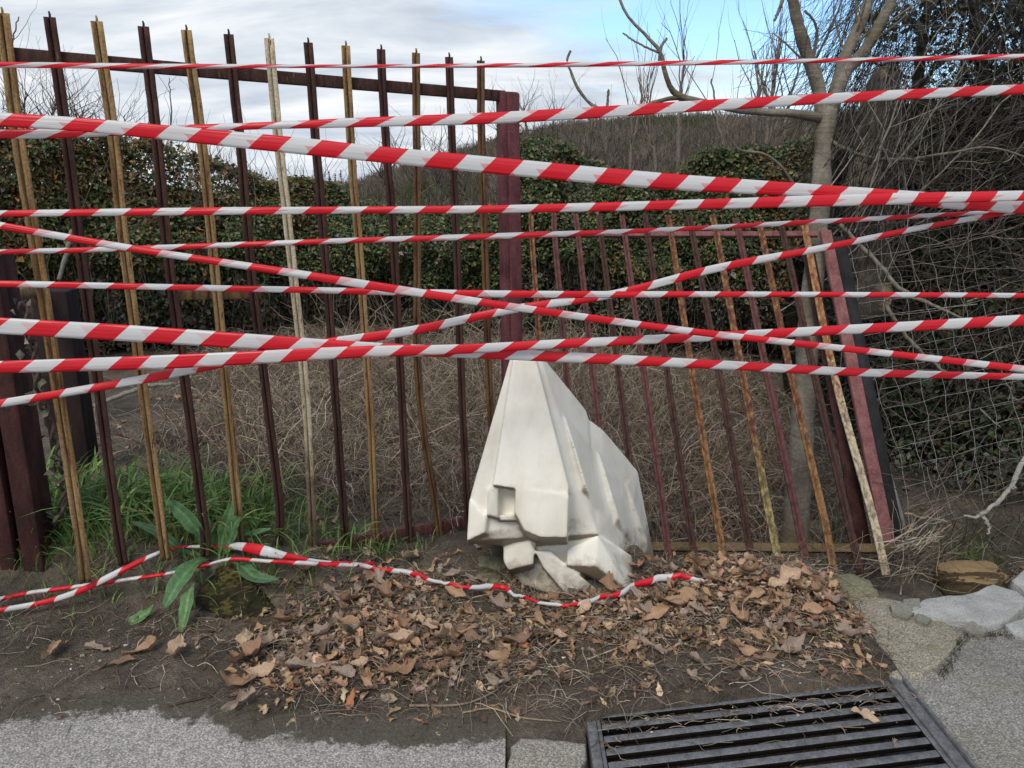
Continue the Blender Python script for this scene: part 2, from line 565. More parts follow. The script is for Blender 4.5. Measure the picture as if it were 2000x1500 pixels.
M['lump'] = stone_material('stone_lichen', [(0.3, (0.16, 0.15, 0.085)), (0.6, (0.27, 0.255, 0.17))], 7, ((0.11, 0.12, 0.035), 0.66, 0.1))

# ------------------------------------------------------------------ the ground: one sheet of soil, with road, apron and drain let into it
EX = [-60, -3, -1.65, -1.36, -1.15, -1.03, -0.98, -1.0, -0.82, -0.68, -0.6, -0.3, -0.02, 0.22, 0.30, 1.28, 1.345, 1.36, 1.6, 1.8, 2.0, 2.2, 2.6, 4, 60]
EY = [2.2, 2.2, 2.17, 2.23, 2.24, 2.20, 2.15, 2.09, 2.01, 2.05, 2.03, 2.02, 2.03, 2.03, 2.09, 2.27, 2.32, 2.98, 2.92, 2.80, 2.88, 2.98, 3.05, 3.1, 3.1]
_o = np.argsort(EX)
EX, EY = np.array(EX)[_o], np.array(EY)[_o]
EY = EY - 0.085 * (EX < -1.0)
GX0, GX1 = 0.235, 1.345           # the drain channel
SPLIT = -0.02


def edge_y(x):
    return np.interp(x, EX, EY)


def H(x, y):
    """height of the soil"""
    x = np.asarray(x, float); y = np.asarray(y, float)
    e = edge_y(x) + 0.10 * (fbm(x * 5, y * 5, 3) - 0.5) * (x < 0.2)
    d = y - e
    n1 = fbm(x * 3, y * 3, 1) - 0.5
    n2 = fbm(x * 14, y * 14, 2) - 0.5
    over = 0.012 + 0.012 * np.clip(d, 0, 1) + 0.05 * n1 * sstep(0.15, 0.6, d) + 0.022 * n2
    z = np.where(d > 0, -0.014 + (over + 0.014) * sstep(0.0, 0.22, d), -0.014 - 0.05 * sstep(0, 0.15, -d))
    inch = (x > GX0) & (x < GX1)
    z = np.where(inch & (d < 0), -0.42 + 0.03 * n1 + 0.03 * n2, z)
    zz = 0.030 + 0.03 * n2 + 0.02 * sstep(0.1, 0.5, d)
    z = np.where(inch & (d >= 0), -0.42 + (zz + 0.42) * sstep(0.0, 0.05, d), z)
    # heap of litter swept against the gate
    z = z + 0.040 * np.exp(-((x - 0.93) / 0.27) ** 2 - ((y - 2.86) / 0.20) ** 2)
    z = z + 0.035 * np.exp(-((x + 0.55) / 0.45) ** 2 - ((y - 2.95) / 0.25) ** 2)
    z = z - 0.025 * np.exp(-((x + 0.12) / 0.25) ** 2 - ((y - 2.75) / 0.16) ** 2)
    z = z - 0.105 * np.exp(-((x - 0.28) / 0.33) ** 2 - ((y - 3.02) / 0.17) ** 2)
    # grassy bank on the left
    z = z + 0.14 * sstep(2.72, 3.0, y) * sstep(-0.55, -1.15, x) * (1 - 0.6 * sstep(3.6, 5.5, y))
    z = z + 0.05 * sstep(2.62, 2.9, y) * sstep(-1.0, -1.5, x)
    # ditch on the right
    dx = sstep(0.52, 0.80, x) * (0.62 + 0.38 * sstep(1.02, 1.40, x))
    ed = np.where(x > 1.35, edge_y(x), 3.08)
    z = z - dx * 0.62 * sstep(0.02, 0.42, y - ed) * (1 - 0.45 * sstep(4.0, 5.6, y) - 0.3 * sstep(5.6, 9, y))
    # rough field, then the land falls to a valley
    z = z + 0.10 * (fbm(x * 1.1, y * 1.1, 8) - 0.5) * sstep(3.6, 5, y)
    z = z - 0.035 * np.clip(y - 10, 0, 110) * sstep(10, 30, y)
    return z


def on_terrain(px, py, back=0.0):
    r = ray(px, py)
    t = np.linspace(1.8, 14, 1500)
    P = CAM + t[:, None] * r
    k = np.argmax(P[:, 2] < H(P[:, 0], P[:, 1]))
    return CAM + r * (t[k] - back)


def axis(fine0, fine1, step, lo, hi, g=1.12):
    a = list(np.arange(fine0, fine1, step))
    s, v = step, fine1
    while v < hi:
        a.append(v); s *= g; v += s
    a.append(hi)
    s, v, b = step, fine0, []
    while True:
        s *= g; v -= s
        if v < lo:
            break
        b.append(v)
    return np.array([lo] + b[::-1] + a)


def grid_mesh(mb, xs, ys, zf, col=None):
    X, Y = np.meshgrid(xs, ys)
    Z = zf(X, Y)
    i = np.arange(len(xs) * len(ys)).reshape(len(ys), len(xs))
    F = np.stack([i[:-1, :-1], i[:-1, 1:], i[1:, 1:], i[1:, :-1]], -1).reshape(-1, 4)
    mb.add(np.stack([X, Y, Z], -1).reshape(-1, 3), F, col)


mb = MB()
grid_mesh(mb, axis(-2.3, 2.7, 0.016, -700, 700, 1.16), axis(1.75, 4.0, 0.016, -80, 900, 1.13), H)
tag(mb.build('ground', M['soil'], smooth=True), kind='structure')

# road: left of the drain, right of it and in front of it
mb = MB()


def patch(x0, x1, y0, top, n):
    xs = np.linspace(x0, x1, n)
    v = [(x, y0, 0.0) for x in xs] + [(x, top(x), 0.0) for x in xs]
    mb.add(v, [(i, i + 1, n + i + 1, n + i) for i in range(n - 1)])


_xs = np.concatenate([np.linspace(-60, -2.2, 20)[:-1], np.linspace(-2.2, SPLIT, 110)]); _ny = 40
_X = np.repeat(_xs[None], _ny, 0); _Y = 1.2 + np.linspace(0, 1, _ny)[:, None] * (edge_y(_xs) + 0.2 - 1.2)[None]
_d = edge_y(_xs)[None] + 0.03 - _Y
_i = np.arange(_X.size).reshape(_ny, -1)
_t = np.clip(0.62 - _d / 0.30, 0, 1.2) + 0.14 * np.exp(-((_X + 0.35) / 0.25) ** 2) * np.clip(1 - _d / 0.25, 0, 1)
mb.add(np.stack([_X, _Y, 0 * _X], -1).reshape(-1, 3), np.stack([_i[:-1, :-1], _i[:-1, 1:], _i[1:, 1:], _i[1:, :-1]], -1).reshape(-1, 4), np.repeat(_t.reshape(-1, 1), 3, 1))
_n0 = mb.n
patch(SPLIT, GX0, 1.2, lambda x: 1.30, 4)
patch(-60, 60, -40, lambda x: 1.2, 8)
mb.c = [c if k == 0 else c * 0 for k, c in enumerate(mb.c)]
tag(mb.build('road', M['asphalt']), kind='structure')
mb = MB()
patch(GX1, 60, 1.2, lambda x: min(edge_y(max(x, 1.36)) - 0.06, 2.95), 300)
tag(mb.build('road_patch', M['asphalt_dark']), kind='structure')


def slab(mb, pts, z0, z1, bev=0.012, n=5, rough=0.01, seed=0):
    """irregular flat stone from an outline in plan: rounded rim, uneven top"""
    P = np.asarray(pts, float)
    # densify
    Q = []
    for a, b in zip(P, np.roll(P, -1, 0)):
        m = max(2, int(np.linalg.norm(b - a) / 0.03))
        Q += [a + (b - a) * t for t in np.arange(m) / m]
    Q = np.array(Q)
    Q = Q + 0.022 * (np.stack([fbm(Q[:, 0] * 11, Q[:, 1] * 11, seed), fbm(Q[:, 0] * 11, Q[:, 1] * 11, seed + 5)], 1) - 0.5) * 2
    c = Q.mean(0)
    rings = [(1.02, z0), (1.01, z1 - bev - 0.012), (1.0, z1 - bev), (1 - 0.10 * bev / 0.1, z1 - bev * 0.35), (1 - 0.25 * bev / 0.1, z1 - bev * 0.05), (1 - 0.4 * bev / 0.1, z1)] + [(s, z1) for s in np.linspace(0.82, 0.08, n)]
    V, m = [], len(Q)
    for k, (s, z) in enumerate(rings):
        R = c + (Q - c) * s
        zz = np.full(m, z)
        if k >= 1:
            zz = zz + rough * (fbm(R[:, 0] * 9, R[:, 1] * 9, seed + 2) - 0.5) * 2
        V.append(np.column_stack([R, zz]))
    F = []
    for k in range(len(rings) - 1):
        for i in range(m):
            j = (i + 1) % m
            F.append((k * m + i, k * m + j, (k + 1) * m + j, (k + 1) * m + i))
    V = np.concatenate(V)
    mb.add(V, F)
    base = mb.n - len(V) + (len(rings) - 1) * m
    mb.add([V[-m:].mean(0)], np.zeros((0, 3), int))
    mb.f[-1] = np.array([(base + i, base + (i + 1) % m, mb.n - 1) for i in range(m)])


def gpts(pp, z=0.0):
    return [ground_at(x, y, z)[:2] for x, y in pp]


mb = MB()
slab(mb, [(1.352, 2.30)] + gpts([(1722, 1322), (1800, 1325), (1852, 1292), (1876, 1245), (1840, 1216), (1780, 1196), (1710, 1172), (1660, 1150), (1615, 1128)]) + [(1.352, 3.03)], -0.1, 0.016, 0.010, rough=0.010, seed=4)
tag(mb.build('concrete_apron', M['concrete'], smooth=True), kind='structure')
mb = MB()
slab(mb, [(SPLIT + 0.012, 1.3), (GX0 - 0.012, 1.3), (GX0 - 0.014, 2.015), (0.10, 2.035), (0.03, 2.03), (0.0, 1.99)], -0.1, 0.010, 0.02, rough=0.006, seed=9)
tag(mb.build('paving_edge', M['block'], smooth=True), kind='structure')

# drain channel grate
gr = empty('drain_grate', (0.79, 2.2, 0), 'black cast iron drain grate half buried in dirt and leaves beside the concrete', 'drain grate')
mb = MB()
mb.box((GX0, 1.2, -0.45), (GX0 + 0.03, 3.06, 0.004)); mb.box((GX1 - 0.055, 1.2, -0.45), (GX1 - 0.018, 3.06, 0.006))
mb.box((GX1 - 0.014, 1.2, -0.45), (GX1 - 0.003, 3.06, 0.016))
mb.box((GX0 + 0.03, 3.02, -0.45), (GX1 - 0.055, 3.06, 0.004)); mb.box((GX0 + 0.03, 1.2, -0.45), (GX1 - 0.055, 1.23, 0.004))
fr = mb.build('frame', M['iron'], gr)
bv = fr.modifiers.new('bevel', 'BEVEL'); bv.width = 0.003; bv.segments = 2
mb = MB()
for k in range(32):
    y0 = 1.17 + 0.0560 * k
    a = np.array([[GX0 + 0.045, y0], [GX1 - 0.075, y0 + 0.165]])
    w = 0.031
    if y0 > 2.75:
        break
    v = []
    for (x, y) in a:
        v += [(x, y + 0.008, -0.026), (x, y + w * 0.7, -0.026), (x, y + w, -0.001), (x, y, -0.001)]
    mb.add(v, [(0, 1, 2, 3), (7, 6, 5, 4), (0, 4, 5, 1), (1, 5, 6, 2), (2, 6, 7, 3), (3, 7, 4, 0)])
mb.box((GX0 + 0.0305, 1.231, -0.04), (GX0 + 0.0445, 3.019, -0.001)); mb.box((GX1 - 0.0745, 1.231, -0.04), (GX1 - 0.0555, 3.019, -0.001))
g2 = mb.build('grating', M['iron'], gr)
g2.data.materials.append(M['slot_shade'])
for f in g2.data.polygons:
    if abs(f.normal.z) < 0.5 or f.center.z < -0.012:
        f.material_index = 1  # bar sides near-black: the shade in the slots is put into the colour
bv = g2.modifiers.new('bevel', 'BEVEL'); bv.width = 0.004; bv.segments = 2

# stones along the broken edge
def stone_slab(name, pp, z0, z1, mat, label, cat='stone', seed=0, zpx=0.03, rough=0.010, bev=0.008):
    m = MB()
    slab(m, gpts(pp, zpx), z0, z1, bev, 6, rough, seed)
    c = np.mean(np.concatenate(m.v), 0)
    return tag(m.build(name, mat, loc=(c[0], c[1], z0)), label, cat)


stone_slab('broken_slab', [(1772, 1192), (1800, 1172), (1850, 1162), (1905, 1158), (1945, 1142), (1990, 1152), (2002, 1178), (1975, 1205), (1935, 1222), (1890, 1212), (1840, 1205)], -0.12, 0.03, M['pale_stone'], 'large pale grey flat stone slab lying along the ditch edge', 'stone slab', 1)
stone_slab('broken_slab', [(1972, 1138), (1990, 1122), (2030, 1108), (2080, 1112), (2070, 1150), (2015, 1168)], -0.12, 0.04, M['pale_stone'], 'pale slab cut off by the right border behind the large flat stone slab', 'stone slab', 2)
stone_slab('broken_slab', [(1962, 1212), (1985, 1205), (2040, 1196), (2070, 1215), (2030, 1235), (1985, 1232)], -0.12, 0.022, M['pale_stone'], 'small pale slab in front of the large flat stone slab', 'stone slab', 3)
M['chip'] = stone_material('stone_chip', [(0.3, (0.20, 0.195, 0.15)), (0.6, (0.36, 0.35, 0.30))], 9, ((0.14, 0.14, 0.06), 0.62, 0.0))
for i, (pp, lab) in enumerate([
        ([(1735, 1183), (1765, 1178), (1785, 1192), (1768, 1206), (1742, 1198)], 'small broken pale stone wedged left of the large flat slab'),
        ([(1765, 1168), (1790, 1170), (1800, 1184), (1782, 1190), (1766, 1181)], 'thin pale stone chip on the ditch edge left of the large slab'),
        ([(1795, 1194), (1822, 1206), (1812, 1216), (1790, 1208)], 'tiny pale stone chip touching the front of the large slab'),
        ([(1900, 1215), (1930, 1226), (1915, 1236), (1885, 1226)], 'narrow pale stone splinter along the front of the large slab')]):
    stone_slab('stone_chip', pp, -0.06, 0.034 - 0.004 * i, M['chip'], lab, 'stone', 20 + i, bev=0.012, rough=0.016)


def boulder(name, c, r, mat, label, cat='rock', seed=0, amp=0.25, taper=0.0, subdiv=5):
    bm = bmesh.new()
    bmesh.ops.create_icosphere(bm, subdivisions=subdiv, radius=1.0)
    for v in bm.verts:
        p = np.array(v.co)
        q = np.sign(p) * np.abs(p) ** 0.75
        n = fbm(p[0] * 1.6 + 9 + seed, p[1] * 1.6 + p[2] * 2.1, seed, 3) - 0.5
        n2 = fbm(p[0] * 7 + 9 + seed, p[1] * 7 + p[2] * 6, seed + 3, 4) - 0.5
        q = q * (1 + amp * n * 2 + 0.09 * n2)
        if taper:
            q[:2] *= 1 - taper * (q[2] + 0.2)
        v.co = Vector(q * np.array(r))
    me = bpy.data.meshes.new(name)
    bm.to_mesh(me); bm.free()
    me.polygons.foreach_set('use_smooth', np.ones(len(me.polygons), bool))
    me.materials.append(mat)
    o = bpy.data.objects.new(name, me)
    o.location = tuple(c)
    COL.objects.link(o)
    return tag(o, label, cat)


def hull_rock(name, pts, mat, label, cat='rock', vox=0.007, amp=0.02, size=0.05):
    P = np.array(pts); c = P.mean(0); c[2] = P[:, 2].min()
    b2 = bmesh.new()
    for q in P:
        b2.verts.new(q - c)
    r = bmesh.ops.convex_hull(b2, input=b2.verts)
    bmesh.ops.delete(b2, geom=[e for e in r['geom_interior'] if isinstance(e, bmesh.types.BMVert)], context='VERTS')
    bmesh.ops.recalc_face_normals(b2, faces=b2.faces)
    me = bpy.data.meshes.new(name); b2.to_mesh(me); b2.free()
    me.materials.append(mat)
    o = bpy.data.objects.new(name, me); o.location = tuple(c); COL.objects.link(o)
    m = o.modifiers.new('remesh', 'REMESH'); m.mode = 'VOXEL'; m.voxel_size = vox; m.use_smooth_shade = True
    m = o.modifiers.new('smooth', 'SMOOTH'); m.iterations = 5
    for sz, am in ((size, amp), (size * 0.25, amp * 0.4)):
        tx = bpy.data.textures.new('rough', 'CLOUDS'); tx.noise_scale = sz; tx.noise_depth = 3
        m = o.modifiers.new('rough', 'DISPLACE'); m.texture = tx; m.strength = am * 2; m.mid_level = 0.5
    return tag(o, label, cat)


hull_rock('mossy_boulder', [at_depth(448, 1100, 2.88), at_depth(425, 1112, 2.86), at_depth(470, 1108, 2.86), at_depth(392, 1150, 2.80), at_depth(500, 1150, 2.78), at_depth(535, 1190, 2.74), at_depth(378, 1215, 2.70), at_depth(440, 1235, 2.66), at_depth(520, 1230, 2.67), at_depth(545, 1240, 2.68), at_depth(380, 1240, 2.66), at_depth(400, 1130, 3.05), at_depth(510, 1140, 3.05), at_depth(450, 1180, 3.1), at_depth(390, 1270, 2.75), at_depth(540, 1270, 2.75)],
          M['moss_stone'], 'dark pointed boulder covered in moss under the broad green leaves')
boulder('earthy_boulder', tuple(at_depth(1897, 1122, 3.35) + np.array([0, 0, -0.03])), (0.16, 0.11, 0.085), M['ditch_stone'], 'flat earthy brown boulder sitting down in the dark ditch', 'rock', 8, 0.14, 0.0)
boulder('lichen_lump', tuple(ground_at(1668, 1152, 0.03) + np.array([-0.02, 0.03, -0.01])), (0.125, 0.085, 0.055), M['lump'], 'greenish lump of old concrete at the far end of the drain', 'rock', 5, 0.2, 0.2)
boulder('flat_rock', tuple(on_terrain(950, 1142) + np.array([0, 0.04, -0.01])), (0.075, 0.06, 0.03), M['lump'], 'small greyish rock left of the white plastic barrier base', 'rock', 11, 0.2, 0.1, 4)
boulder('flat_rock', tuple(on_terrain(955, 1112) + np.array([0, 0.06, -0.01])), (0.085, 0.06, 0.035), M['lump'], 'pale rock under the raised left foot of the white barrier', 'rock', 14, 0.2, 0.1, 4)
boulder('chunk', tuple(on_terrain(1588, 1035)), (0.13, 0.10, 0.06), M['lump'], 'half buried grey stone behind the fallen leaf of the gate', 'rock', 17, 0.2, 0.1, 4)

# ------------------------------------------------------------------ white plastic barrier
def plastic_material():
    k = NT('barrier_plastic')
    n = k.noise(5, 6, 0.6)
    col = k.ramp(n, [(0.3, (0.66, 0.625, 0.53)), (0.6, (0.78, 0.755, 0.685))])
    sm = k.noise(11, 7, 0.72, (1.0, 1.0, 0.35), (3, 1, 2))
    col = k.mix(k.ramp(sm, [(0.50, 0), (0.78, 0.32)]), col, (0.46, 0.39, 0.27))
    # mud splashed and rubbed on low down; browner on faces turned downwards
    sx = k.n('ShaderNodeSeparateXYZ'); k.l(k.coord(), sx.inputs[0])
    md = k.noise(9, 7, 0.7, loc=(5, 5, 1))
    low = k.math('ADD', k.math('MULTIPLY', sx.outputs[2], -1.7), md)
    col = k.mix(k.ramp(low, [(0.30, 0), (0.54, 0.75)]), col, (0.20, 0.15, 0.09))
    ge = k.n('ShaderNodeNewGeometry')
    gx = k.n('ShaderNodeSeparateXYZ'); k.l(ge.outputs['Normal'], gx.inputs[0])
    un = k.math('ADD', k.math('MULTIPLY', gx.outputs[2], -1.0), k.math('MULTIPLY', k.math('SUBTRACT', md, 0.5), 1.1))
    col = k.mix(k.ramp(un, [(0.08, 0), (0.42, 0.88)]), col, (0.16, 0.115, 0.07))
    sp = k.voro(34)
    g = k.noise(13, 2)
    spk = k.math('MULTIPLY', k.ramp(sp, [(0.05, 1), (0.09, 0)]), k.ramp(g, [(0.60, 0), (0.63, 1)]))
    col = k.mix(spk, col, (0.05, 0.04, 0.03))
    scr = k.noise(22, 5, 0.7, (6, 6, 0.7), (8, 2, 2))
    col = k.mix(k.ramp(scr, [(0.66, 0), (0.72, 0.35)]), col, (0.30, 0.27, 0.22))
    k.bump(k.noise(26, 4, 0.6), 0.12, 0.01)
    k.p.inputs['Subsurface Weight'].default_value = 0.0
    return k.done(col, 0.42, 0.45)


M['plastic'] = plastic_material()


def BZ(zx, zy, Y):
    return at_depth(880 + zx / 2.884, 680 + zy / 2.884, Y)


_fp = np.array([(690, 770, 3.0), (830, 1050, 3.02), (505, 45, 3.05), (1055, 690, 3.5), (1155, 1205, 3.52), (765, 350, 3.25)])
_A = np.column_stack([np.ones(len(_fp)), _fp[:, 0], _fp[:, 1]])
_co = np.linalg.lstsq(_A, _fp[:, 2], rcond=None)[0]


def flank(zx, zy, raised=0.0):
    return (zx, zy, float(_co @ np.array([1, zx, zy])) - raised)


hulls = []
near = [(338, 45, 3.03), (505, 45, 3.05), (322, 215, 3.03), (112, 830, 3.0), (92, 1085, 2.97), (195, 1036, 2.97), (690, 770, 3.0), (720, 950, 3.0), (830, 1050, 3.02)]
hid = [(300, 250, 3.3), (170, 850, 3.45), (280, 1010, 3.4), (700, 1040, 3.4)]
hulls.append(near + hid + [(545, 78, 3.1), (765, 348, 3.25), (768, 385, 3.25), (1010, 1230, 3.3), (760, 900, 3.5)])
hulls.append([(690, 770, 3.0), (720, 950, 3.0), (830, 1050, 3.02), (600, 600, 3.1), (768, 388, 3.25), (840, 452, 3.3), (862, 458, 3.32), (1055, 690, 3.5), (1050, 800, 3.5), (1155, 1205, 3.52), (1040, 1255, 3.3), (700, 1300, 3.4), (900, 800, 3.65), (1050, 1180, 3.65)])
A = [(352, 60, 2.995), (482, 60, 2.995), (487, 170, 2.985), (540, 360, 2.965), (668, 775, 2.90), (664, 832, 2.885), (375, 790, 2.895), (238, 775, 2.905), (326, 210, 2.985)]
hulls.append(A + [(x, y, 3.08) for x, y, _ in A])
B = [(366, 788, 2.895), (668, 828, 2.88), (656, 1070, 2.865), (500, 1066, 2.865), (418, 1030, 2.87), (402, 935, 2.88), (360, 925, 2.89)]
hulls.append(B + [(x, min(y + 42, 1108), 3.08) for x, y, _ in B])
N_ = [(238, 775, 2.915), (272, 792, 2.925), (270, 962, 2.93), (205, 942, 2.93), (213, 805, 2.94)]
hulls.append(N_ + [(x, y, 3.06) for x, y, _ in N_])
hulls.append([(270, 940, 2.95), (400, 930, 2.93), (400, 975, 2.94), (272, 975, 2.95), (270, 960, 3.06), (400, 960, 3.06)])
hulls.append([(105, 850, 2.99), (205, 945, 2.95), (190, 1038, 2.945), (92, 1085, 2.955), (285, 1108, 3.06), (95, 1106, 3.06), (285, 975, 3.06), (120, 850, 3.1)])
hulls.append([(298, 1035, 3.05), (410, 1022, 3.02), (480, 1098, 3.05), (468, 1132, 3.0), (466, 1218, 2.995), (325, 1252, 3.0), (298, 1200, 3.02), (300, 1030, 3.3), (480, 1300, 3.3), (330, 1262, 3.15), (470, 1250, 3.15)])
hulls.append([(330, 1255, 3.10), (400, 1330, 3.07), (560, 1388, 3.03), (830, 1374, 3.01), (660, 1150, 3.12), (480, 1150, 3.12), (400, 1300, 3.4), (830, 1340, 3.4), (600, 1100, 3.4)])
E_ = [(475, 1142, 3.0), (565, 1142, 3.0), (655, 1225, 2.965), (832, 1366, 2.935), (640, 1378, 2.96), (520, 1235, 2.99)]
hulls.append(E_ + [(x, y, 3.15) for x, y, _ in E_])
hulls.append([(655, 1130, 2.985), (828, 1052, 2.975), (822, 1225, 2.93), (652, 1222, 2.95), (1010, 1368, 2.97), (985, 1378, 2.985), (1036, 1258, 3.15), (1022, 1180, 3.15), (830, 1345, 3.15), (670, 1242, 3.15), (700, 1150, 3.2)])
hulls.append([(290, 1020, 3.07), (500, 1000, 3.06), (720, 955, 3.035), (830, 1050, 3.03), (1020, 1170, 3.10), (1030, 1255, 3.12), (990, 1372, 3.12), (830, 1374, 3.055), (560, 1388, 3.06), (400, 1330, 3.09), (325, 1250, 3.09), (300, 1050, 3.4), (1030, 1200, 3.45), (830, 1350, 3.45), (400, 1310, 3.4)])
from mathutils.bvhtree import BVHTree
core = bmesh.new()
for h in hulls[:2]:
    b2 = bmesh.new()
    for q in h:
        b2.verts.new(BZ(*q))
    r = bmesh.ops.convex_hull(b2, input=b2.verts)
    bmesh.ops.delete(b2, geom=[e for e in r['geom_interior'] if isinstance(e, bmesh.types.BMVert)], context='VERTS')
    t = bpy.data.meshes.new('tmp'); b2.to_mesh(t); b2.free()
    core.from_mesh(t); bpy.data.meshes.remove(t)
bvh = BVHTree.FromBMesh(core)
core.free()


def flank(zx, zy, raised=0.0):
    px, py = 880 + zx / 2.884, 680 + zy / 2.884
    r = ray(px, py)
    loc, _, _, dist = bvh.ray_cast(Vector(CAM), Vector(r).normalized(), 10)
    Y = float(_co @ np.array([1, zx, zy])) if loc is None else loc.y
    return (zx, zy, Y - raised)


RIBS = [(((622, 360), (728, 822)), ((646, 388), (797, 890))), (((808, 560), (914, 1008)), ((836, 592), (982, 1068))), (((968, 745), (1084, 1190)), ((994, 775), (1146, 1208)))]
for i, (L, R) in enumerate(RIBS):
    nl = RIBS[i + 1][0] if i < 2 else ((1045, 700), (1148, 1195))
    rs = 0.055
    for k0 in range(4):
        ta, tb_ = k0 / 4, (k0 + 1) / 4
        ip = lambda e, t: (e[0][0] * (1 - t) + e[1][0] * t, e[0][1] * (1 - t) + e[1][1] * t)
        p = []
        for t in (ta, tb_):
            p += [flank(*ip(L, t), -0.012), flank(*ip(R, t), rs * min(0.25 + 2.2 * t, 1, 0.12 + (1 - t) * 5)), flank(*ip(nl, t), -0.012)]
            c = ip(R, t)
            p.append(flank(c[0], c[1], -0.06))
        hulls.append(p)
BAR0 = np.array([0.25, 3.0, 0.0])
RIB_AT = len(hulls) - 3
bm = bmesh.new()
for h in hulls:
    b2 = bmesh.new()
    for q in h:
        b2.verts.new(BZ(*q) - BAR0)
    r = bmesh.ops.convex_hull(b2, input=b2.verts)
    bmesh.ops.delete(b2, geom=[e for e in r['geom_interior'] if isinstance(e, bmesh.types.BMVert)], context='VERTS')
    bmesh.ops.recalc_face_normals(b2, faces=b2.faces)
    t = bpy.data.meshes.new('tmp'); b2.to_mesh(t); b2.free()
    bm.from_mesh(t); bpy.data.meshes.remove(t)
me = bpy.data.meshes.new('plastic_barrier')
bm.to_mesh(me); bm.free()
me.materials.append(M['plastic'])
barrier = bpy.data.objects.new('plastic_barrier', me)
barrier.location = tuple(BAR0)
COL.objects.link(barrier)
rm = barrier.modifiers.new('remesh', 'REMESH'); rm.mode = 'VOXEL'; rm.voxel_size = 0.0055; rm.use_smooth_shade = True
sm = barrier.modifiers.new('smooth', 'SMOOTH'); sm.iterations = 9; sm.factor = 0.5
tag(barrier, 'dirty white plastic road barrier tipped on its end in front of the gate', 'road barrier')

# ------------------------------------------------------------------ gate
def beam(mb, A, B, up, nrm, w, t, off=0.0):
    """box beam from A to B; w across (in the leaf's plane), t along the normal, off moves it along the normal"""
    A = np.asarray(A, float); B = np.asarray(B, float)
    d = unit(B - A); nrm = unit(np.asarray(nrm, float)); s = unit(np.cross(nrm, d))
    v = []
    for p in (A, B):
        for (i, j) in ((-1, -1), (1, -1), (1, 1), (-1, 1)):
            v.append(p + s * i * w / 2 + nrm * (off + j * t / 2))
    return mb.add(v, [(0, 3, 2, 1), (4, 5, 6, 7), (0, 1, 5, 4), (1, 2, 6, 5), (2, 3, 7, 6), (3, 0, 4, 7)])


# section of a pressed steel bar: two faces with a groove between them
PROF = np.array([(-0.5, 0.0), (-0.5, 0.40), (-0.44, 0.44), (-0.03, 0.44), (0.0, 0.06), (0.09, 0.06), (0.12, 0.36), (0.46, 0.36), (0.5, 0.32), (0.5, 0.0)])


def sweep(mb, path, nrm, w, depth=None, twist=None):
    P = np.asarray(path, float)
    K, m = len(P), len(PROF)
    T = np.gradient(P, axis=0); T = unit(T)
    n = unit(np.broadcast_to(nrm, P.shape) - T * np.sum(T * nrm, 1)[:, None])
    s = unit(np.cross(T, n))
    dp = w * 0.9 if depth is None else depth
    W = np.broadcast_to(w, (K,))
    V = P[:, None, :] + s[:, None, :] * PROF[None, :, 0, None] * W[:, None, None] + n[:, None, :] * PROF[None, :, 1, None] * dp
    i = np.arange(K * m).reshape(K, m)
    a, d = i[:-1], i[1:]
    F = np.stack([a, np.roll(a, -1, 1), np.roll(d, -1, 1), d], -1).reshape(-1, 4)
    mb.add(V.reshape(-1, 3), F)
    o = mb.n - K * m
    mb.f.append(np.array([i[0, ::-1] + o, i[-1] + o]))


def vplane(A, B):
    n = np.cross(B - A, [0, 0, 1.0]); n = n / np.linalg.norm(n)
    if n[1] > 0:
        n = -n
    return (A, n)


LP = vplane(at_depth(20, 600, 2.65), at_depth(990, 600, 3.6))
LN = LP[1]
gate = empty('standing_gate_leaf', (*plane_hit(500, 1060, LP)[:2], 0.0), 'tall rusty red steel gate leaf of upright bars standing behind the barrier tapes', 'gate', 'leaves of the steel gate')
LBARS = [
    ('bar_tan', 23, [(5, 28), (34, 258), (75, 525), (145, 1000), (162, 1135)]),
    ('bar_dark', 20, [(97, 36), (130, 270), (163, 525), (226, 1000), (241, 1099)]),
    ('bar_tan', 20, [(188, 44), (222, 280), (247, 525), (310, 1000), (322, 1090)]),
    ('bar_dark', 19, [(279, 54), (305, 290), (329, 525), (392, 1000), (397, 1085)]),
    ('bar_tan', 18, [(362, 61), (393, 290), (416, 525), (462, 1000), (467, 1070)]),
    ('bar_dark', 17, [(444, 69), (468, 280), (488, 525), (515, 760), (541, 985), (541, 1070)]),
    ('bar_pale', 17, [(523, 77), (547, 330), (567, 525), (592, 760), (605, 1000), (608, 1086)]),
    ('bar_dark', 16, [(599, 85), (616, 300), (635, 525), (657, 820), (670, 1000), (674, 1094)]),
    ('bar_tan', 15, [(672, 91), (685, 320), (698, 480), (718, 760), (730, 1000), (737, 1098)]),
    ('bar_dark', 15, [(741, 98), (752, 300), (766, 480), (782, 800), (793, 1000), (798, 1098)]),
    ('bar_brown', 14, [(809, 105), (811, 330), (812, 480), (813, 700), (826, 850), (851, 1000), (857, 1087)]),
    ('bar_dark', 14, [(873, 113), (880, 300), (888, 480), (898, 780), (908, 1000), (912, 1068)]),
    ('bar_brown', 14, [(935, 120), (937, 300), (942, 480), (949, 720), (957, 880), (962, 1050)]),
]
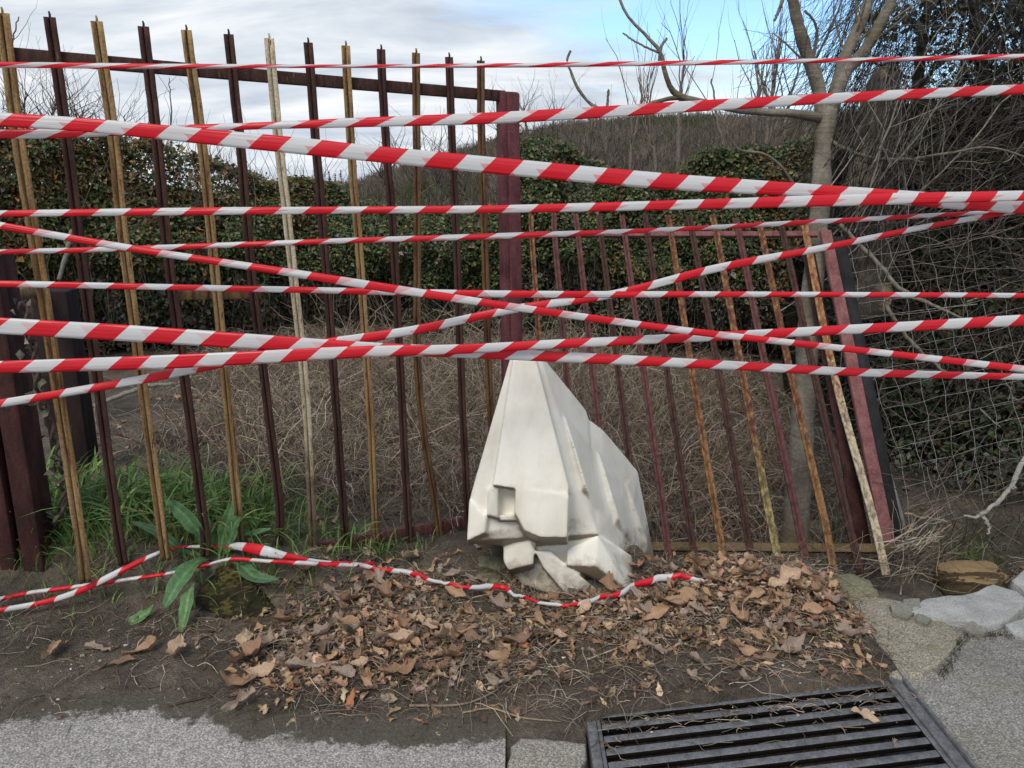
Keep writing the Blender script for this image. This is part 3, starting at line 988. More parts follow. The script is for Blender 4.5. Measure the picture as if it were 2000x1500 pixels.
for mat, wpx, pts in LBARS:
    pw = [plane_hit(x, y, LP) for x, y in pts]
    P = spline(pw, 40)
    P = P + np.outer(np.cumsum(rng.normal(0, 0.0006, 40)), np.cross(LN, [0, 0, 1]))
    d = (P[0] - CAM) @ np.array([0, CP, -SP])
    w = wpx / FPX * d * 1.06
    m = MB()
    sweep(m, P + LN * 0.014, LN, w, 0.028)
    top = P[0] + LN * 0.020
    strands(m, np.array([[top - [0, 0, 0.01], top + [0.002, 0, 0.008], top + [0.0, 0, 0.018]]]), [[0.0045, 0.004, 0.003]], 4)
    m.build('bar', M[mat], gate)


def rail(px0, px1, w, t, off, mat, name, parent, P, N):
    m = MB()
    a, b = plane_hit(*px0, P), plane_hit(*px1, P)
    beam(m, a, b, None, N, w, t, off)
    o = m.build(name, M[mat], parent)
    bv = o.modifiers.new('bevel', 'BEVEL'); bv.width = 0.003; bv.segments = 2
    return o


rail((-40, 102), (984, 188), 0.045, 0.026, 0.0, 'bar_dark', 'top_rail', gate, LP, LN)
rail((560, 1080), (985, 1005), 0.052, 0.026, 0.0, 'bar_maroon', 'bottom_rail', gate, LP, LN)
m = MB()
a, b = plane_hit(990, 180, LP), plane_hit(1004, 1010, LP)
sx = unit(np.cross(LN, b - a))
beam(m, a, b, None, LN, 0.088, 0.05, 0.0)
beam(m, a - [0, 0, 0.006], b, None, LN, 0.060, 0.012, 0.031)
m.v[-1] = m.v[-1] + np.array([0.012, 0.004, 0])
o = m.build('stile', M['frame_red'], gate); bv = o.modifiers.new('bevel', 'BEVEL'); bv.width = 0.004; bv.segments = 2
rail((346, 577), (510, 575), 0.034, 0.02, 0.0, 'bar_brown', 'lock_plate', gate, LP, LN)

# fallen leaf: leans back, right of the barrier
ra, rb = at_depth(1500, 1072, 3.53), at_depth(1500, 455, 4.82)
up = np.array([0, rb[1] - ra[1], rb[2] - ra[2]]); up = up / np.linalg.norm(up)
RN = np.cross(up, [1.0, 0, 0]); RN = RN / np.linalg.norm(RN)
if RN[1] > 0:
    RN = -RN
RP = (ra, RN)
fallen = empty('leaning_gate_leaf', (1.0, 3.6, -0.1), 'lower red steel gate leaf leaning backwards against the tree right of the white barrier', 'gate', 'leaves of the steel gate')
RBARS = [
    ('bar_orange', 11, [(1037, 423), (1039, 475), (1052, 664), (1074, 1110)]),
    ('bar_maroon', 12, [(1082, 420), (1084, 475), (1108, 755), (1133, 1110)]),
    ('bar_maroon', 12, [(1124, 423), (1130, 475), (1168, 835), (1193, 1110)]),
    ('bar_dark', 12, [(1169, 424), (1175, 475), (1227, 891), (1250, 1110)]),
    ('bar_maroon', 12, [(1214, 424), (1221, 475), (1255, 720), (1294, 1000), (1306, 1100)]),
    ('bar_dark', 12, [(1259, 422), (1266, 475), (1302, 727), (1341, 1000), (1360, 1113)]),
    ('bar_orange', 13, [(1303, 424), (1312, 475), (1350, 727), (1396, 1000), (1416, 1120)]),
    ('bar_dark', 13, [(1345, 424), (1354, 475), (1402, 727), (1450, 1000), (1470, 1120)]),
    ('bar_yellow', 14, [(1390, 425), (1401, 475), (1447, 727), (1499, 1000), (1523, 1121)]),
    ('bar_maroon', 14, [(1435, 430), (1445, 475), (1495, 727), (1552, 1000), (1576, 1122)]),
    ('bar_orange', 14, [(1480, 436), (1489, 475), (1541, 727), (1604, 1000), (1627, 1123)]),
    ('bar_dark', 14, [(1524, 440), (1531, 475), (1587, 727), (1650, 1000), (1679, 1124)]),
    ('bar_cream', 15, [(1571, 442), (1575, 475), (1625, 727), (1699, 1000), (1728, 1125)]),
]
for k, (mat, wpx, pts) in enumerate(RBARS):
    pw = [plane_hit(x, y, RP) for x, y in pts]
    P = spline(pw, 30)
    w = wpx / FPX * 4.1 * 1.0
    m = MB()
    sweep(m, P + RN * 0.012, RN, w, 0.026)
    m.build('bar', M[mat], fallen)
rail((1045, 458), (1596, 458), 0.036, 0.024, 0.0, 'frame_pink', 'top_rail', fallen, RP, RN)
rail((1070, 1066), (1757, 1072), 0.044, 0.03, 0.0, 'rail_moss', 'bottom_rail', fallen, RP, RN)
m = MB()
a, b = plane_hit(1611, 452, RP), plane_hit(1733, 1062, RP)
beam(m, a, b, None, RN, 0.066, 0.03, 0.004)
o = m.build('stile', M['frame_pink'], fallen); bv = o.modifiers.new('bevel', 'BEVEL'); bv.width = 0.004; bv.segments = 2
m = MB()
a, b = plane_hit(1641, 458, RP), plane_hit(1753, 1040, RP)
beam(m, a, b, None, RN, 0.075, 0.05, -0.045)
m.build('edge_strip', M['edge_black'], fallen)  # dark outer side of the stile, built as a separate black strip
m = MB()
a, b = plane_hit(1588, 470, RP), plane_hit(1702, 1060, RP)
beam(m, a, b, None, RN, 0.075, 0.012, -0.09)
m.build('edge_strip', M['post_red'], fallen)

# old gate posts on the left
def h_post(x, y, z0, z1, w, dp, mat, label, lean=0.0):
    e = empty('gate_post', (x, y, z0), label, 'post', 'old gate posts')
    tp = np.array([lean, 0, 0])
    def col(x0, x1, y0, y1, nm):
        m = MB().box((x + x0, y + y0, z0), (x + x1, y + y1, z1))
        m.v[0][4:] += tp
        o = m.build(nm, M[mat], e); b = o.modifiers.new('bevel', 'BEVEL'); b.width = 0.004; b.segments = 2
    col(-w / 2, -0.022, -dp / 2, -dp / 2 + 0.045, 'flange')
    col(0.006, w / 2, -dp / 2, -dp / 2 + 0.045, 'flange')
    col(-w / 2 + 0.02, w / 2 - 0.02, -dp / 2 + 0.048, dp / 2, 'web')
    return e


h_post(-1.99, 2.93, -0.10, 1.40, 0.175, 0.15, 'post_red', 'rusty dark red steel post in the grass at the left border')
p2 = h_post(-2.29, 3.85, -0.10, 1.16, 0.19, 0.14, 'post_black', 'blackened steel post standing behind the dark red post')
m = MB()
beam(m, at_depth(-30, 585, 3.25), at_depth(78, 566, 3.8), None, (0, -0.3, -1), 0.05, 0.05)
m.build('crossbar', M['bar_tan'], p2)

# ------------------------------------------------------------------ barrier tapes
def tape_material(name, slant, back_slant, lo, hi, phase, back_phase, period=0.185, pink=0.75, rot=0.5):
    k = NT(name)
    uv = k.n('ShaderNodeUVMap'); uv.uv_map = 'UVMap'
    s = k.n('ShaderNodeSeparateXYZ'); k.l(uv.outputs[0], s.inputs[0])
    u, v = s.outputs[0], s.outputs[1]          # metres along, -0.5..0.5 across
    wob = k.math('MULTIPLY', k.math('SUBTRACT', k.noise(3.0, 2), 0.5), 0.03)

    def stripe(sl, ph):
        q = k.math('ADD', k.math('ADD', u, k.math('MULTIPLY', v, sl)), wob)
        fr = k.math('FRACT', k.math('ADD', k.math('DIVIDE', q, period), ph))
        return k.ramp(fr, [(0.0, 1), (rot - 0.005, 1), (rot + 0.005, 0), (0.995, 0), (1.0, 1)])
    front = stripe(slant, phase)
    back = stripe(back_slant, back_phase)
    inb = k.math('MULTIPLY', k.ramp(v, [(0.0, 0), (1.0, 1)]), 1.0)
    vv = k.math('ADD', v, 0.5)
    band = k.math('MULTIPLY', k.math('GREATER_THAN', vv, lo), k.math('LESS_THAN', vv, hi))
    sm = k.noise(2.5, 4, 0.6, loc=(3, 3, 3))
    back = k.math('MULTIPLY', k.math('MULTIPLY', back, band), pink)
    white = k.mix(k.ramp(sm, [(0.5, 0), (0.75, 0.35)]), (0.76, 0.755, 0.76), (0.58, 0.57, 0.56))
    w2 = k.mix(back, white, (0.78, 0.20, 0.24))
    red = k.mix(k.math('MULTIPLY', k.math('SUBTRACT', 1.0, back), 0.5), (0.74, 0.008, 0.022), (0.74, 0.030, 0.050))
    col = k.mix(front, w2, red)
    # stretched, wrinkled film
    wr = k.n('ShaderNodeTexNoise'); wr.inputs['Scale'].default_value = 1.0; wr.inputs['Detail'].default_value = 4
    cm = k.n('ShaderNodeCombineXYZ'); k.l(k.math('MULTIPLY', u, 2.5), cm.inputs[0]); k.l(k.math('MULTIPLY', v, 7.0), cm.inputs[1])
    k.l(cm.outputs[0], wr.inputs['Vector'])
    k.bump(wr.outputs[0], 0.35, 0.006)
    k.done(col, 0.32, 0.5)
    tr = k.n('ShaderNodeBsdfTranslucent'); k.l(col, tr.inputs[0])
    mx = k.n('ShaderNodeMixShader'); mx.inputs[0].default_value = 0.34
    k.l(k.p.outputs[0], mx.inputs[1]); k.l(tr.outputs[0], mx.inputs[2])
    tp = k.n('ShaderNodeBsdfTransparent'); mt = k.n('ShaderNodeMixShader')
    k.l(k.math('MULTIPLY', k.math('SUBTRACT', 1.0, k.math('MAXIMUM', front, back)), 0.07), mt.inputs[0])
    k.l(mx.outputs[0], mt.inputs[1]); k.l(tp.outputs[0], mt.inputs[2])
    k.l(mt.outputs[0], k.t.nodes['Material Output'].inputs[0])
    return k.m


POST_L, POST_R = (-2.12, 2.42), (2.50, 2.86)


def ribbon(name, top, bot, mat, label, bow=0.004, off=None, crease=0.3):
    """strip of film between two world polylines; u in metres, v across"""
    top = np.asarray(top); bot = np.asarray(bot)
    mid = (top + bot) / 2
    K = len(mid)
    u = np.concatenate([[0], np.cumsum(np.linalg.norm(np.diff(mid, axis=0), axis=1))])
    if off is not None:
        u = u - np.interp(off, mid[:, 0], u)
    n = 7
    t = np.linspace(0, 1, n)
    T = unit(np.gradient(mid, axis=0))
    N = unit(np.cross(T, top - bot))
    N = np.where(N[:, 1:2] > 0, -N, N)
    prof = bow * (1 - (2 * t - 1) ** 2)
    V = bot[:, None] * (1 - t)[None, :, None] + top[:, None] * t[None, :, None] + N[:, None] * prof[None, :, None]
    rp = 0.0022 * (fbm(u[:, None] * 5 + 3, t[None, :] * 2.5 + len(label), len(label) % 17) - 0.5) * 2
    V = V + N[:, None] * rp[:, :, None]
    wv = 0.0020 * (fbm(u * 1.7, u * 0 + len(label), 5) - 0.5)
    V[:, :, 2] += wv[:, None]
    i = np.arange(K * n).reshape(K, n)
    F = np.stack([i[:-1, :-1], i[1:, :-1], i[1:, 1:], i[:-1, 1:]], -1).reshape(-1, 4)
    wid = np.linalg.norm(top - bot, axis=1)
    UV = np.stack([np.broadcast_to(u[:, None], (K, n)), np.broadcast_to(t - 0.5, (K, n))], -1).reshape(-1, 2)
    m = MB().add(V.reshape(-1, 3), F, None, UV)
    o = m.build(name, mat, smooth=True)
    so = o.modifiers.new('film', 'SOLIDIFY'); so.thickness = 0.0004
    return tag(o, label, 'barrier tape', 'red and white barrier tapes')


def tape(pts, YL, YR, ph_px, slant, back, label, lo=0.0, hi=0.0, back_ph=0.25, pink=0.75, rot=0.5, off=0.0):
    P = np.array(pts, float)
    n = 150
    xs = np.linspace(P[0, 0], P[-1, 0], n)
    def sm(col):
        q = spline(np.column_stack([P[:, 0], P[:, col], 0 * P[:, 0]]), 400)
        return np.interp(xs, q[:, 0], q[:, 1])
    yt, yb = sm(1), sm(2)
    Y = np.interp(xs, [0, 2000], [YL, YR]) + off
    top = np.array([at_depth(x, a, y) for x, a, y in zip(xs, yt, Y)])
    bot = np.array([at_depth(x, a, y) for x, a, y in zip(xs, yb, Y)])
    # carry the tape on to the posts it is tied to, beyond both sides of the view
    def ext(e, f, post):
        w = (e[0] + e[1]) / 2; g = (f[0] + f[1]) / 2
        s = (post[0] - w[0]) / (w[0] - g[0])
        c = w + (w - g) * s
        c[1] = post[1] - 0.035
        h = (e[0] - e[1]) / 2
        r = [((w * (1 - t) + c * t) + h, (w * (1 - t) + c * t) - h) for t in np.linspace(0, 1, 9)[1:]]
        return r
    L = ext((top[0], bot[0]), (top[8], bot[8]), POST_L)[::-1]
    R = ext((top[-1], bot[-1]), (top[-9], bot[-9]), POST_R)
    top = np.array([a for a, _ in L] + list(top) + [a for a, _ in R])
    bot = np.array([b for _, b in L] + list(bot) + [b for _, b in R])
    X0 = at_depth(ph_px, np.interp(ph_px, xs, (yt + yb) / 2), np.interp(ph_px, [0, 2000], [YL, YR]))[0]
    mat = tape_material('tape_film', slant, back, lo, hi, 0.0, back_ph, pink=pink, rot=rot)
    return ribbon('barrier_tape', top, bot, mat, label, off=X0)


TP = lambda s: [tuple(float(q) for q in p.split(',')) for p in s.split()]
tape(TP('0,121,133 300,124,135 650,126,133 1000,123,132 1400,117,127 1700,112,121 2000,105,116'), 2.44, 2.80, 93, -0.11, 0.10, 'narrow folded red and white tape, topmost, crossing open sky', 0.0, 0.45, 0.85, 0.5)
tape(TP('0,253,271 100,251,270 300,245,262 500,239,253 700,230,249 1000,217,240 1400,194,216 1700,178,198 2000,164,184'), 2.50, 2.82, 697, -0.075, 0.06, 'red and white tape rising to the right, second from the top at the right border', 0.55, 1.0, 0.88, 0.6)
tape(TP('0,219,247 150,229,256 300,242,271 600,270,303 700,281,313 1000,310,343 1300,338,370 1600,360,386 1800,374,403 2000,388,418'), 2.46, 2.74, 729, -0.050, 0.05, 'broad red and white tape falling across the sky from top left to the right border', 0.0, 0.55, 0.14, 0.6)
tape(TP('0,411,424 400,405,420 700,403,417 1000,400,416 1400,388,408 1700,378,401 2000,372,392'), 2.45, 2.70, 710, -0.03, -0.12, 'straight level red and white tape running just below the hilltop and hedge top', 0.0, 0.6, 0.86, 0.6)
tape(TP('0,487,497 250,480,491 700,464,475 1000,454,466 1300,444,453 1600,428,438 1850,415,423 2000,407,415'), 2.48, 2.79, 688, -0.05, 0.06, 'thin twisted red and white tape rising across the tips of the leaning gate leaf', 0.0, 0.35, 0.88, 0.6)
tape(TP('0,433,448 250,477,491 500,515,530 700,545,562 1000,592,607 1300,634,648 1500,658,671 1700,680,693 2000,714,728'), 2.40, 2.72, 716, -0.02, -0.05, 'red and white tape sloping down from the left through the central crossing', 0.0, 1.0, 0.84, 0.5)
tape(TP('0,548,561 500,558,570 1000,567,581 1500,569,580 2000,572,582'), 2.47, 2.80, 884, -0.03, 0.03, 'thin level red and white tape running behind the central crossing', 0.0, 1.0, 0.86, 0.5)
tape(TP('0,620,652 250,635,667 500,653,683 700,667,692 900,677,699 1100,687,708 1400,703,721 1700,720,736 2000,730,742'), 2.46, 2.79, 60, -0.055, 0.05, 'wide flat red and white tape falling gently right over the white barrier top', 0.3, 0.8, 0.1, 0.25)
tape(TP('0,705,729 300,694,721 500,685,711 700,676,699 900,672,691 1100,662,680 1400,648,666 1700,632,651 2000,614,636'), 2.44, 2.76, 107, -0.05, 0.10, 'red and white tape rising gently right just above the white barrier top', 0.0, 0.4, 0.12, 0.45)
tape(TP('0,780,796 150,755,771 300,728,745 450,693,715 600,666,686 800,637,655 1000,596,612 1200,566,582 1400,516,532 1600,479,492 1800,439,450 2000,404,414'), 2.48, 2.80, 65, -0.025, 0.04, 'red and white tape climbing steeply from lower left to the right border', 0.0, 0.5, 0.13, 0.5)


def loose_tape(pts, label, slant, ph):
    """pts: px, py of the middle, height in px, pull towards the camera in metres"""
    P = np.array(pts, float)
    Q = spline(np.column_stack([P[:, 0], P[:, 1], P[:, 2]]), 160)
    g = np.interp(np.linspace(0, 1, 160), np.linspace(0, 1, len(P)), P[:, 3])
    mids = [on_terrain(q[0], q[1], b) for q, b in zip(Q, g)]
    D = np.array([(m - CAM) @ np.array([0, CP, -SP]) for m in mids])
    h = np.array([q[2] for q in Q]) / FPX * D / 2
    up = np.array([0, 0.35, 0.94])
    top = np.array([m + up * a for m, a in zip(mids, h)]); bot = np.array([m - up * a for m, a in zip(mids, h)])
    zmin = H(bot[:, 0], bot[:, 1]) + 0.008 + 0.034 * sstep(-0.5, -0.2, bot[:, 0])
    lift = np.maximum(zmin - bot[:, 2], 0)
    top[:, 2] += lift; bot[:, 2] += lift
    mat = tape_material('tape_film', slant, 0.04, 0.0, 0.5, ph, 0.4, pink=0.35)
    return ribbon('barrier_tape', top, bot, mat, label, bow=0.006)


loose_tape([(-120, 1214, 12, .06), (0, 1192, 11, .06), (90, 1175, 11, .07), (160, 1152, 13, .1), (230, 1118, 14, .14), (300, 1084, 9, .12), (345, 1069, 5, .08), (410, 1068, 9, .05), (455, 1066, 14, .10), (510, 1075, 22, .16), (560, 1086, 14, .14), (620, 1096, 7, .12), (700, 1103, 9, .10), (740, 1112, 9, .08), (800, 1119, 11, .06), (850, 1139, 7, .05), (900, 1153, 8, .05), (980, 1164, 12, .05), (1010, 1177, 7, .05), (1060, 1189, 7, .06), (1150, 1182, 9, .08), (1230, 1160, 12, .10), (1300, 1142, 14, .08), (1345, 1141, 10, .05), (1376, 1151, 5, .03)],
           'loose red and white tape winding over the boulder, leaves and past the barrier foot', -0.02, 0.30)
loose_tape([(-120, 1190, 9, .06), (0, 1170, 9, .06), (60, 1158, 9, .07), (150, 1146, 9, .08), (240, 1133, 8, .1), (335, 1119, 7, .08), (400, 1104, 6, .08), (455, 1092, 8, .12), (520, 1096, 8, .14), (600, 1100, 9, .14), (680, 1104, 9, .1), (730, 1100, 8, .1)],
           'loose thin red and white tape lying in the grass behind the mossy boulder', -0.02, 0.72)

# posts beyond both borders that the tapes are tied to
for (x, y), lab in ((POST_L, 'grey steel post with tape ends tied to it, beyond the left border'), (POST_R, 'grey steel post with tape ends tied to it, beyond the right border')):
    m = MB()
    strands(m, np.array([[(x, y, -0.7), (x, y, 0.5), (x, y, 1.95)]]), 0.03, 10)
    tag(m.build('tape_post', M['galv'], loc=(x, y, 0)), lab, 'post')

# ------------------------------------------------------------------ hedges, trees and thicket
GREENS = [(0.063, 0.098, 0.037), (0.098, 0.128, 0.049), (0.046, 0.076, 0.034), (0.159, 0.159, 0.063), (0.232, 0.165, 0.067), (0.317, 0.171, 0.067), (0.183, 0.165, 0.134)]
W_HEDGE = [5, 5, 4, 2.2, 1.1, 0.5, 1.0]
BARKS = [(0.10, 0.082, 0.066), (0.15, 0.125, 0.10), (0.055, 0.045, 0.038), (0.21, 0.18, 0.15)]


def sky_at(sk, px):
    return np.interp(px, [p[0] for p in sk], [p[1] for p in sk])


def z_of(py, Y):
    v = (py - 750) / FPX
    return CAMH + Y * (-SP - v * CP) / (CP - v * SP)


def hedge(name, label, sk, Ys, n, size, w=W_HEDGE, thick=0.9, base_back=0.5, twigs=500, hang=400, top_twigs=300, clump=0.42, ztop_leaf=1.0, cat='hedge', greyness=1.0, autumn=0.42, dim=1.0):
    """leafy bank: sk is its skyline as seen, Ys its distance along it"""
    x0, x1 = sk[0][0], sk[-1][0]
    cx = (x0 + x1) / 2
    Yc = np.interp(cx, [p[0] for p in Ys], [p[1] for p in Ys])
    e = empty(name, (x_of(cx, Yc, 0), Yc, float(H(x_of(cx, Yc, 0), Yc))), label, cat)
    Yf = lambda p: np.interp(p, [q[0] for q in Ys], [q[1] for q in Ys])

    def sample(m, zlo=0.0, zhi=1.0, pw=0.85):
        px = rng.uniform(x0, x1, m)
        Y = Yf(px)
        zt = z_of(sky_at(sk, px), Y)
        t = zlo + (zhi - zlo) * rng.random(m) ** pw
        zb = H(x_of(px, Y, 0), Y) + 0.02
        # lumpy top and face
        zt = zt + 0.22 * (fbm(px * 0.02, px * 0 + 3, len(label), 3) - 0.62)
        z = zb + (zt - zb) * t
        X = x_of(px, Y, z)
        face = Y + 0.75 * (fbm(X * 1.5 + 7, z * 1.7, len(label), 3) - 0.5) + base_back * (1 - np.minimum(t * 2.2, 1)) + 0.35 * t ** 4
        return X, face, z, t
    X, face, z, t = sample(n)
    dep = rng.exponential(0.17, n)
    y = face + dep
    # gaps: drop leaves where the clump noise is low
    g = fbm(X / clump + 3, z / clump + y * 0.6, len(label) + 2, 3)
    keep = ((g > 0.33 + 0.10 * rng.random(n)) | (rng.random(n) < 0.25)) & ((rng.random(n) < 0.30 + 0.85 * np.clip(t * 1.5, 0, 1)))
    X, y, z, t, g = X[keep], y[keep], z[keep], t[keep], g[keep]
    m = len(X)
    hue = fbm(X * 0.9, z * 1.1 + 5, 31, 3)
    c = pick(GREENS, w, m, 0.28)
    aut = (hue > 0.58) & (rng.random(m) < autumn)
    c[aut] = pick([(0.19, 0.12, 0.04), (0.24, 0.11, 0.04), (0.13, 0.10, 0.05)], [3, 1.2, 3], aut.sum(), 0.25)
    low = (t < 0.40) & (rng.random(m) < 0.55 * greyness)
    c[low] = pick([(0.16, 0.15, 0.125), (0.095, 0.095, 0.07), (0.24, 0.22, 0.19)], [3, 4, 1], low.sum(), 0.25)
    d = unit(np.column_stack([rng.normal(0, 1, m), rng.normal(-0.55, 0.6, m), rng.normal(-0.55, 0.55, m)]))
    nn = unit(np.column_stack([rng.normal(0, 0.7, m), rng.normal(-0.6, 0.5, m), rng.normal(0.9, 0.4, m)]))
    s = size * np.exp(rng.normal(0, 0.28, m))
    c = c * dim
    mb = MB()
    leaves(mb, np.column_stack([X, y, z]), d, nn, s, s * 0.62, c)
    mb.build('foliage', M['leaf'], e)
    # woody inside: stems, hanging dead twigs, shoots above the top
    mb = MB()
    X, face, z, t = sample(twigs, 0.0, 0.9)
    P0 = np.column_stack([X, face + rng.uniform(0.1, 0.5, twigs), z])
    D = unit(np.column_stack([rng.normal(0, 0.7, twigs), rng.normal(-0.1, 0.4, twigs), rng.normal(0.5, 0.6, twigs)])) * rng.uniform(0.25, 0.8, twigs)[:, None]
    k = np.linspace(0, 1, 5)
    P = P0[:, None] + D[:, None] * k[None, :, None] + (rng.normal(0, 0.05, (twigs, 1, 3)) * np.sin(k * 3.1)[None, :, None])
    strands(mb, P, np.outer(rng.uniform(0.002, 0.006, twigs), np.linspace(1, 0.4, 5)), 3, pick(BARKS, [3, 2, 3, 1], twigs))
    if hang:
        X, face, z, t = sample(hang, 0.18, 0.55)
        L = rng.uniform(0.15, 0.55, hang)
        P0 = np.column_stack([X, face + rng.uniform(0.0, 0.25, hang), z])
        D = np.column_stack([rng.normal(0, 0.12, hang), rng.normal(0, 0.1, hang), -np.ones(hang)]) * L[:, None]
        P = P0[:, None] + D[:, None] * k[None, :, None] + rng.normal(0, 0.02, (hang, 5, 3))
        strands(mb, P, 0.0018, 3, pick([(0.20, 0.18, 0.15), (0.10, 0.085, 0.07)], [1, 1], hang))
    if top_twigs:
        X, face, z, t = sample(top_twigs, 0.86, 1.0, 1.0)
        L = rng.exponential(0.14, top_twigs) + 0.05
        P0 = np.column_stack([X, face + rng.uniform(0, 0.5, top_twigs), z])
        D = unit(np.column_stack([rng.normal(0, 0.45, top_twigs), rng.normal(0, 0.3, top_twigs), np.abs(rng.normal(1, 0.3, top_twigs))])) * L[:, None]
        P = P0[:, None] + D[:, None] * k[None, :, None] + rng.normal(0, 0.012, (top_twigs, 5, 3))
        strands(mb, P, np.linspace(0.003, 0.0012, 5)[None], 3, pick(BARKS, [3, 2, 3, 0], top_twigs))
    mb.build('stems', M['twig'], e)
    # heart of old wood; near-black colour paints in the hedge's inner shade
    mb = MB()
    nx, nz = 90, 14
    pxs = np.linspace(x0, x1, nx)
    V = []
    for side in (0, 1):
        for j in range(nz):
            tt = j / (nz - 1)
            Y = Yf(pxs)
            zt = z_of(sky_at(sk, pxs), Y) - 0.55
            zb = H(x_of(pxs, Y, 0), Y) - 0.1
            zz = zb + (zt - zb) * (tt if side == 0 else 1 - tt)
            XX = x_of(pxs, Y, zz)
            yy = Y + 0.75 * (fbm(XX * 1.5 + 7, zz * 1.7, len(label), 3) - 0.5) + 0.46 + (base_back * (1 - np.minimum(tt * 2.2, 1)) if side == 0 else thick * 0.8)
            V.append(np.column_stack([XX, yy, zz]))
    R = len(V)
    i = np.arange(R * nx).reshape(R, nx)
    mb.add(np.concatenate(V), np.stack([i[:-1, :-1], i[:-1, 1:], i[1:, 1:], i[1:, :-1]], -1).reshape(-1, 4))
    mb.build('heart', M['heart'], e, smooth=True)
    return e


k = NT('inner_wood_shade')
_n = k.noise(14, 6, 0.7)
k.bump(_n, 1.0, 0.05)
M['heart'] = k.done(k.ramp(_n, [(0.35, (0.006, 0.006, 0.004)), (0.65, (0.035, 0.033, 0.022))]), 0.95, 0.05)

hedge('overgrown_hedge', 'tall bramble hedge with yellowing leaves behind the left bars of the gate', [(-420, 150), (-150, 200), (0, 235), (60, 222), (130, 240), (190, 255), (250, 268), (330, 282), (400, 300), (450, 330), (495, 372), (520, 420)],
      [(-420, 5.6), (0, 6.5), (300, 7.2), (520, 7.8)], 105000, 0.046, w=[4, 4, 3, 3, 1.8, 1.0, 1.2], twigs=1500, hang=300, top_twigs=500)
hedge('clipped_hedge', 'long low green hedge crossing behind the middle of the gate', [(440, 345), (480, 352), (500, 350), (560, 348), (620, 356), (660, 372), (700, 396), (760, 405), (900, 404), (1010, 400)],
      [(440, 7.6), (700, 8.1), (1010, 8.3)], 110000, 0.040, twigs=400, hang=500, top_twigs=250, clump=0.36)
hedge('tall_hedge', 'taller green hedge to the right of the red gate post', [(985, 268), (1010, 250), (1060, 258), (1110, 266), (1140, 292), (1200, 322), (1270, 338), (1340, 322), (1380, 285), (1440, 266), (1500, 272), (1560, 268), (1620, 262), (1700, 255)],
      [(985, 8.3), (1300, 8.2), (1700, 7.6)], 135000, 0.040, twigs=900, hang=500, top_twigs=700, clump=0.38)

# dry grass and brush on the field behind the gate: uncountable
def cover(n, x0, x1, y0, y1, dens, Lr, hr, cols, wts, rad, arch=0.5, pts=5, name='dry_brush', mat='straw', sides=3, seed=0):
    x = rng.uniform(x0, x1, n); y = rng.uniform(y0, y1, n)
    d = dens(x, y)
    kp = rng.random(n) < d
    x, y = x[kp], y[kp]
    m = len(x)
    a = rng.uniform(0, 2 * math.pi, m)
    L = rng.uniform(*Lr, m); hh = rng.uniform(*hr, m)
    t = np.linspace(0, 1, pts)
    P = np.zeros((m, pts, 3))
    P[:, :, 0] = x[:, None] + np.cos(a)[:, None] * L[:, None] * t
    P[:, :, 1] = y[:, None] + np.sin(a)[:, None] * L[:, None] * t
    bend = rng.uniform(arch * 0.4, arch * 1.6, m)
    P[:, :, 2] = H(x, y)[:, None] + 0.005 + hh[:, None] * (np.sin(t * math.pi * bend[:, None]) if arch else t)
    P[:, 1:] += rng.normal(0, 0.012, (m, pts - 1, 3)) * L[:, None, None] * 3
    P[:, :, 2] = np.maximum(P[:, :, 2], H(P[:, :, 0], P[:, :, 1]) + 0.003)
    mb = MB()
    strands(mb, P, np.outer(rng.uniform(*rad, m), np.linspace(1, 0.5, pts)), sides, pick(cols, wts, m, 0.25))
    return mb


STRAW = [(0.29, 0.235, 0.175), (0.20, 0.155, 0.115), (0.12, 0.095, 0.07), (0.42, 0.35, 0.27)]
fd = lambda x, y: (1 - sstep(1.15 + 1.1 * sstep(4.1, 4.6, y), 1.5 + 1.1 * sstep(4.1, 4.6, y), x)) * np.clip(sstep(-2.8, -1.2, x + 0.25 * (y - 5)) * (0.45 + 1.1 * (fbm(x * 1.2, y * 1.2, 40) - 0.32)), 0.02, 1) * sstep(3.5, 3.9, y + 0.35 * np.clip(-x, 0, 1.2))
mb = cover(36000, -3.2, 3.4, 3.5, 8.2, fd, (0.12, 0.5), (0.03, 0.22), STRAW, [4, 4, 3, 1], (0.0008, 0.0034), 0.9)
mb2 = cover(900, -1.6, 1.3, 4.2, 8.0, fd, (0.3, 0.9), (0.2, 0.75), STRAW, [4, 3, 2, 2], (0.0018, 0.0035), 0.5, 6)
for v, f, c in zip(mb2.v, mb2.f, mb2.c):
    pass
o = mb.build('dry_brush', M['straw']); tag(o, kind='stuff')
o = mb2.build('dry_stalks', M['straw']); tag(o, kind='stuff')

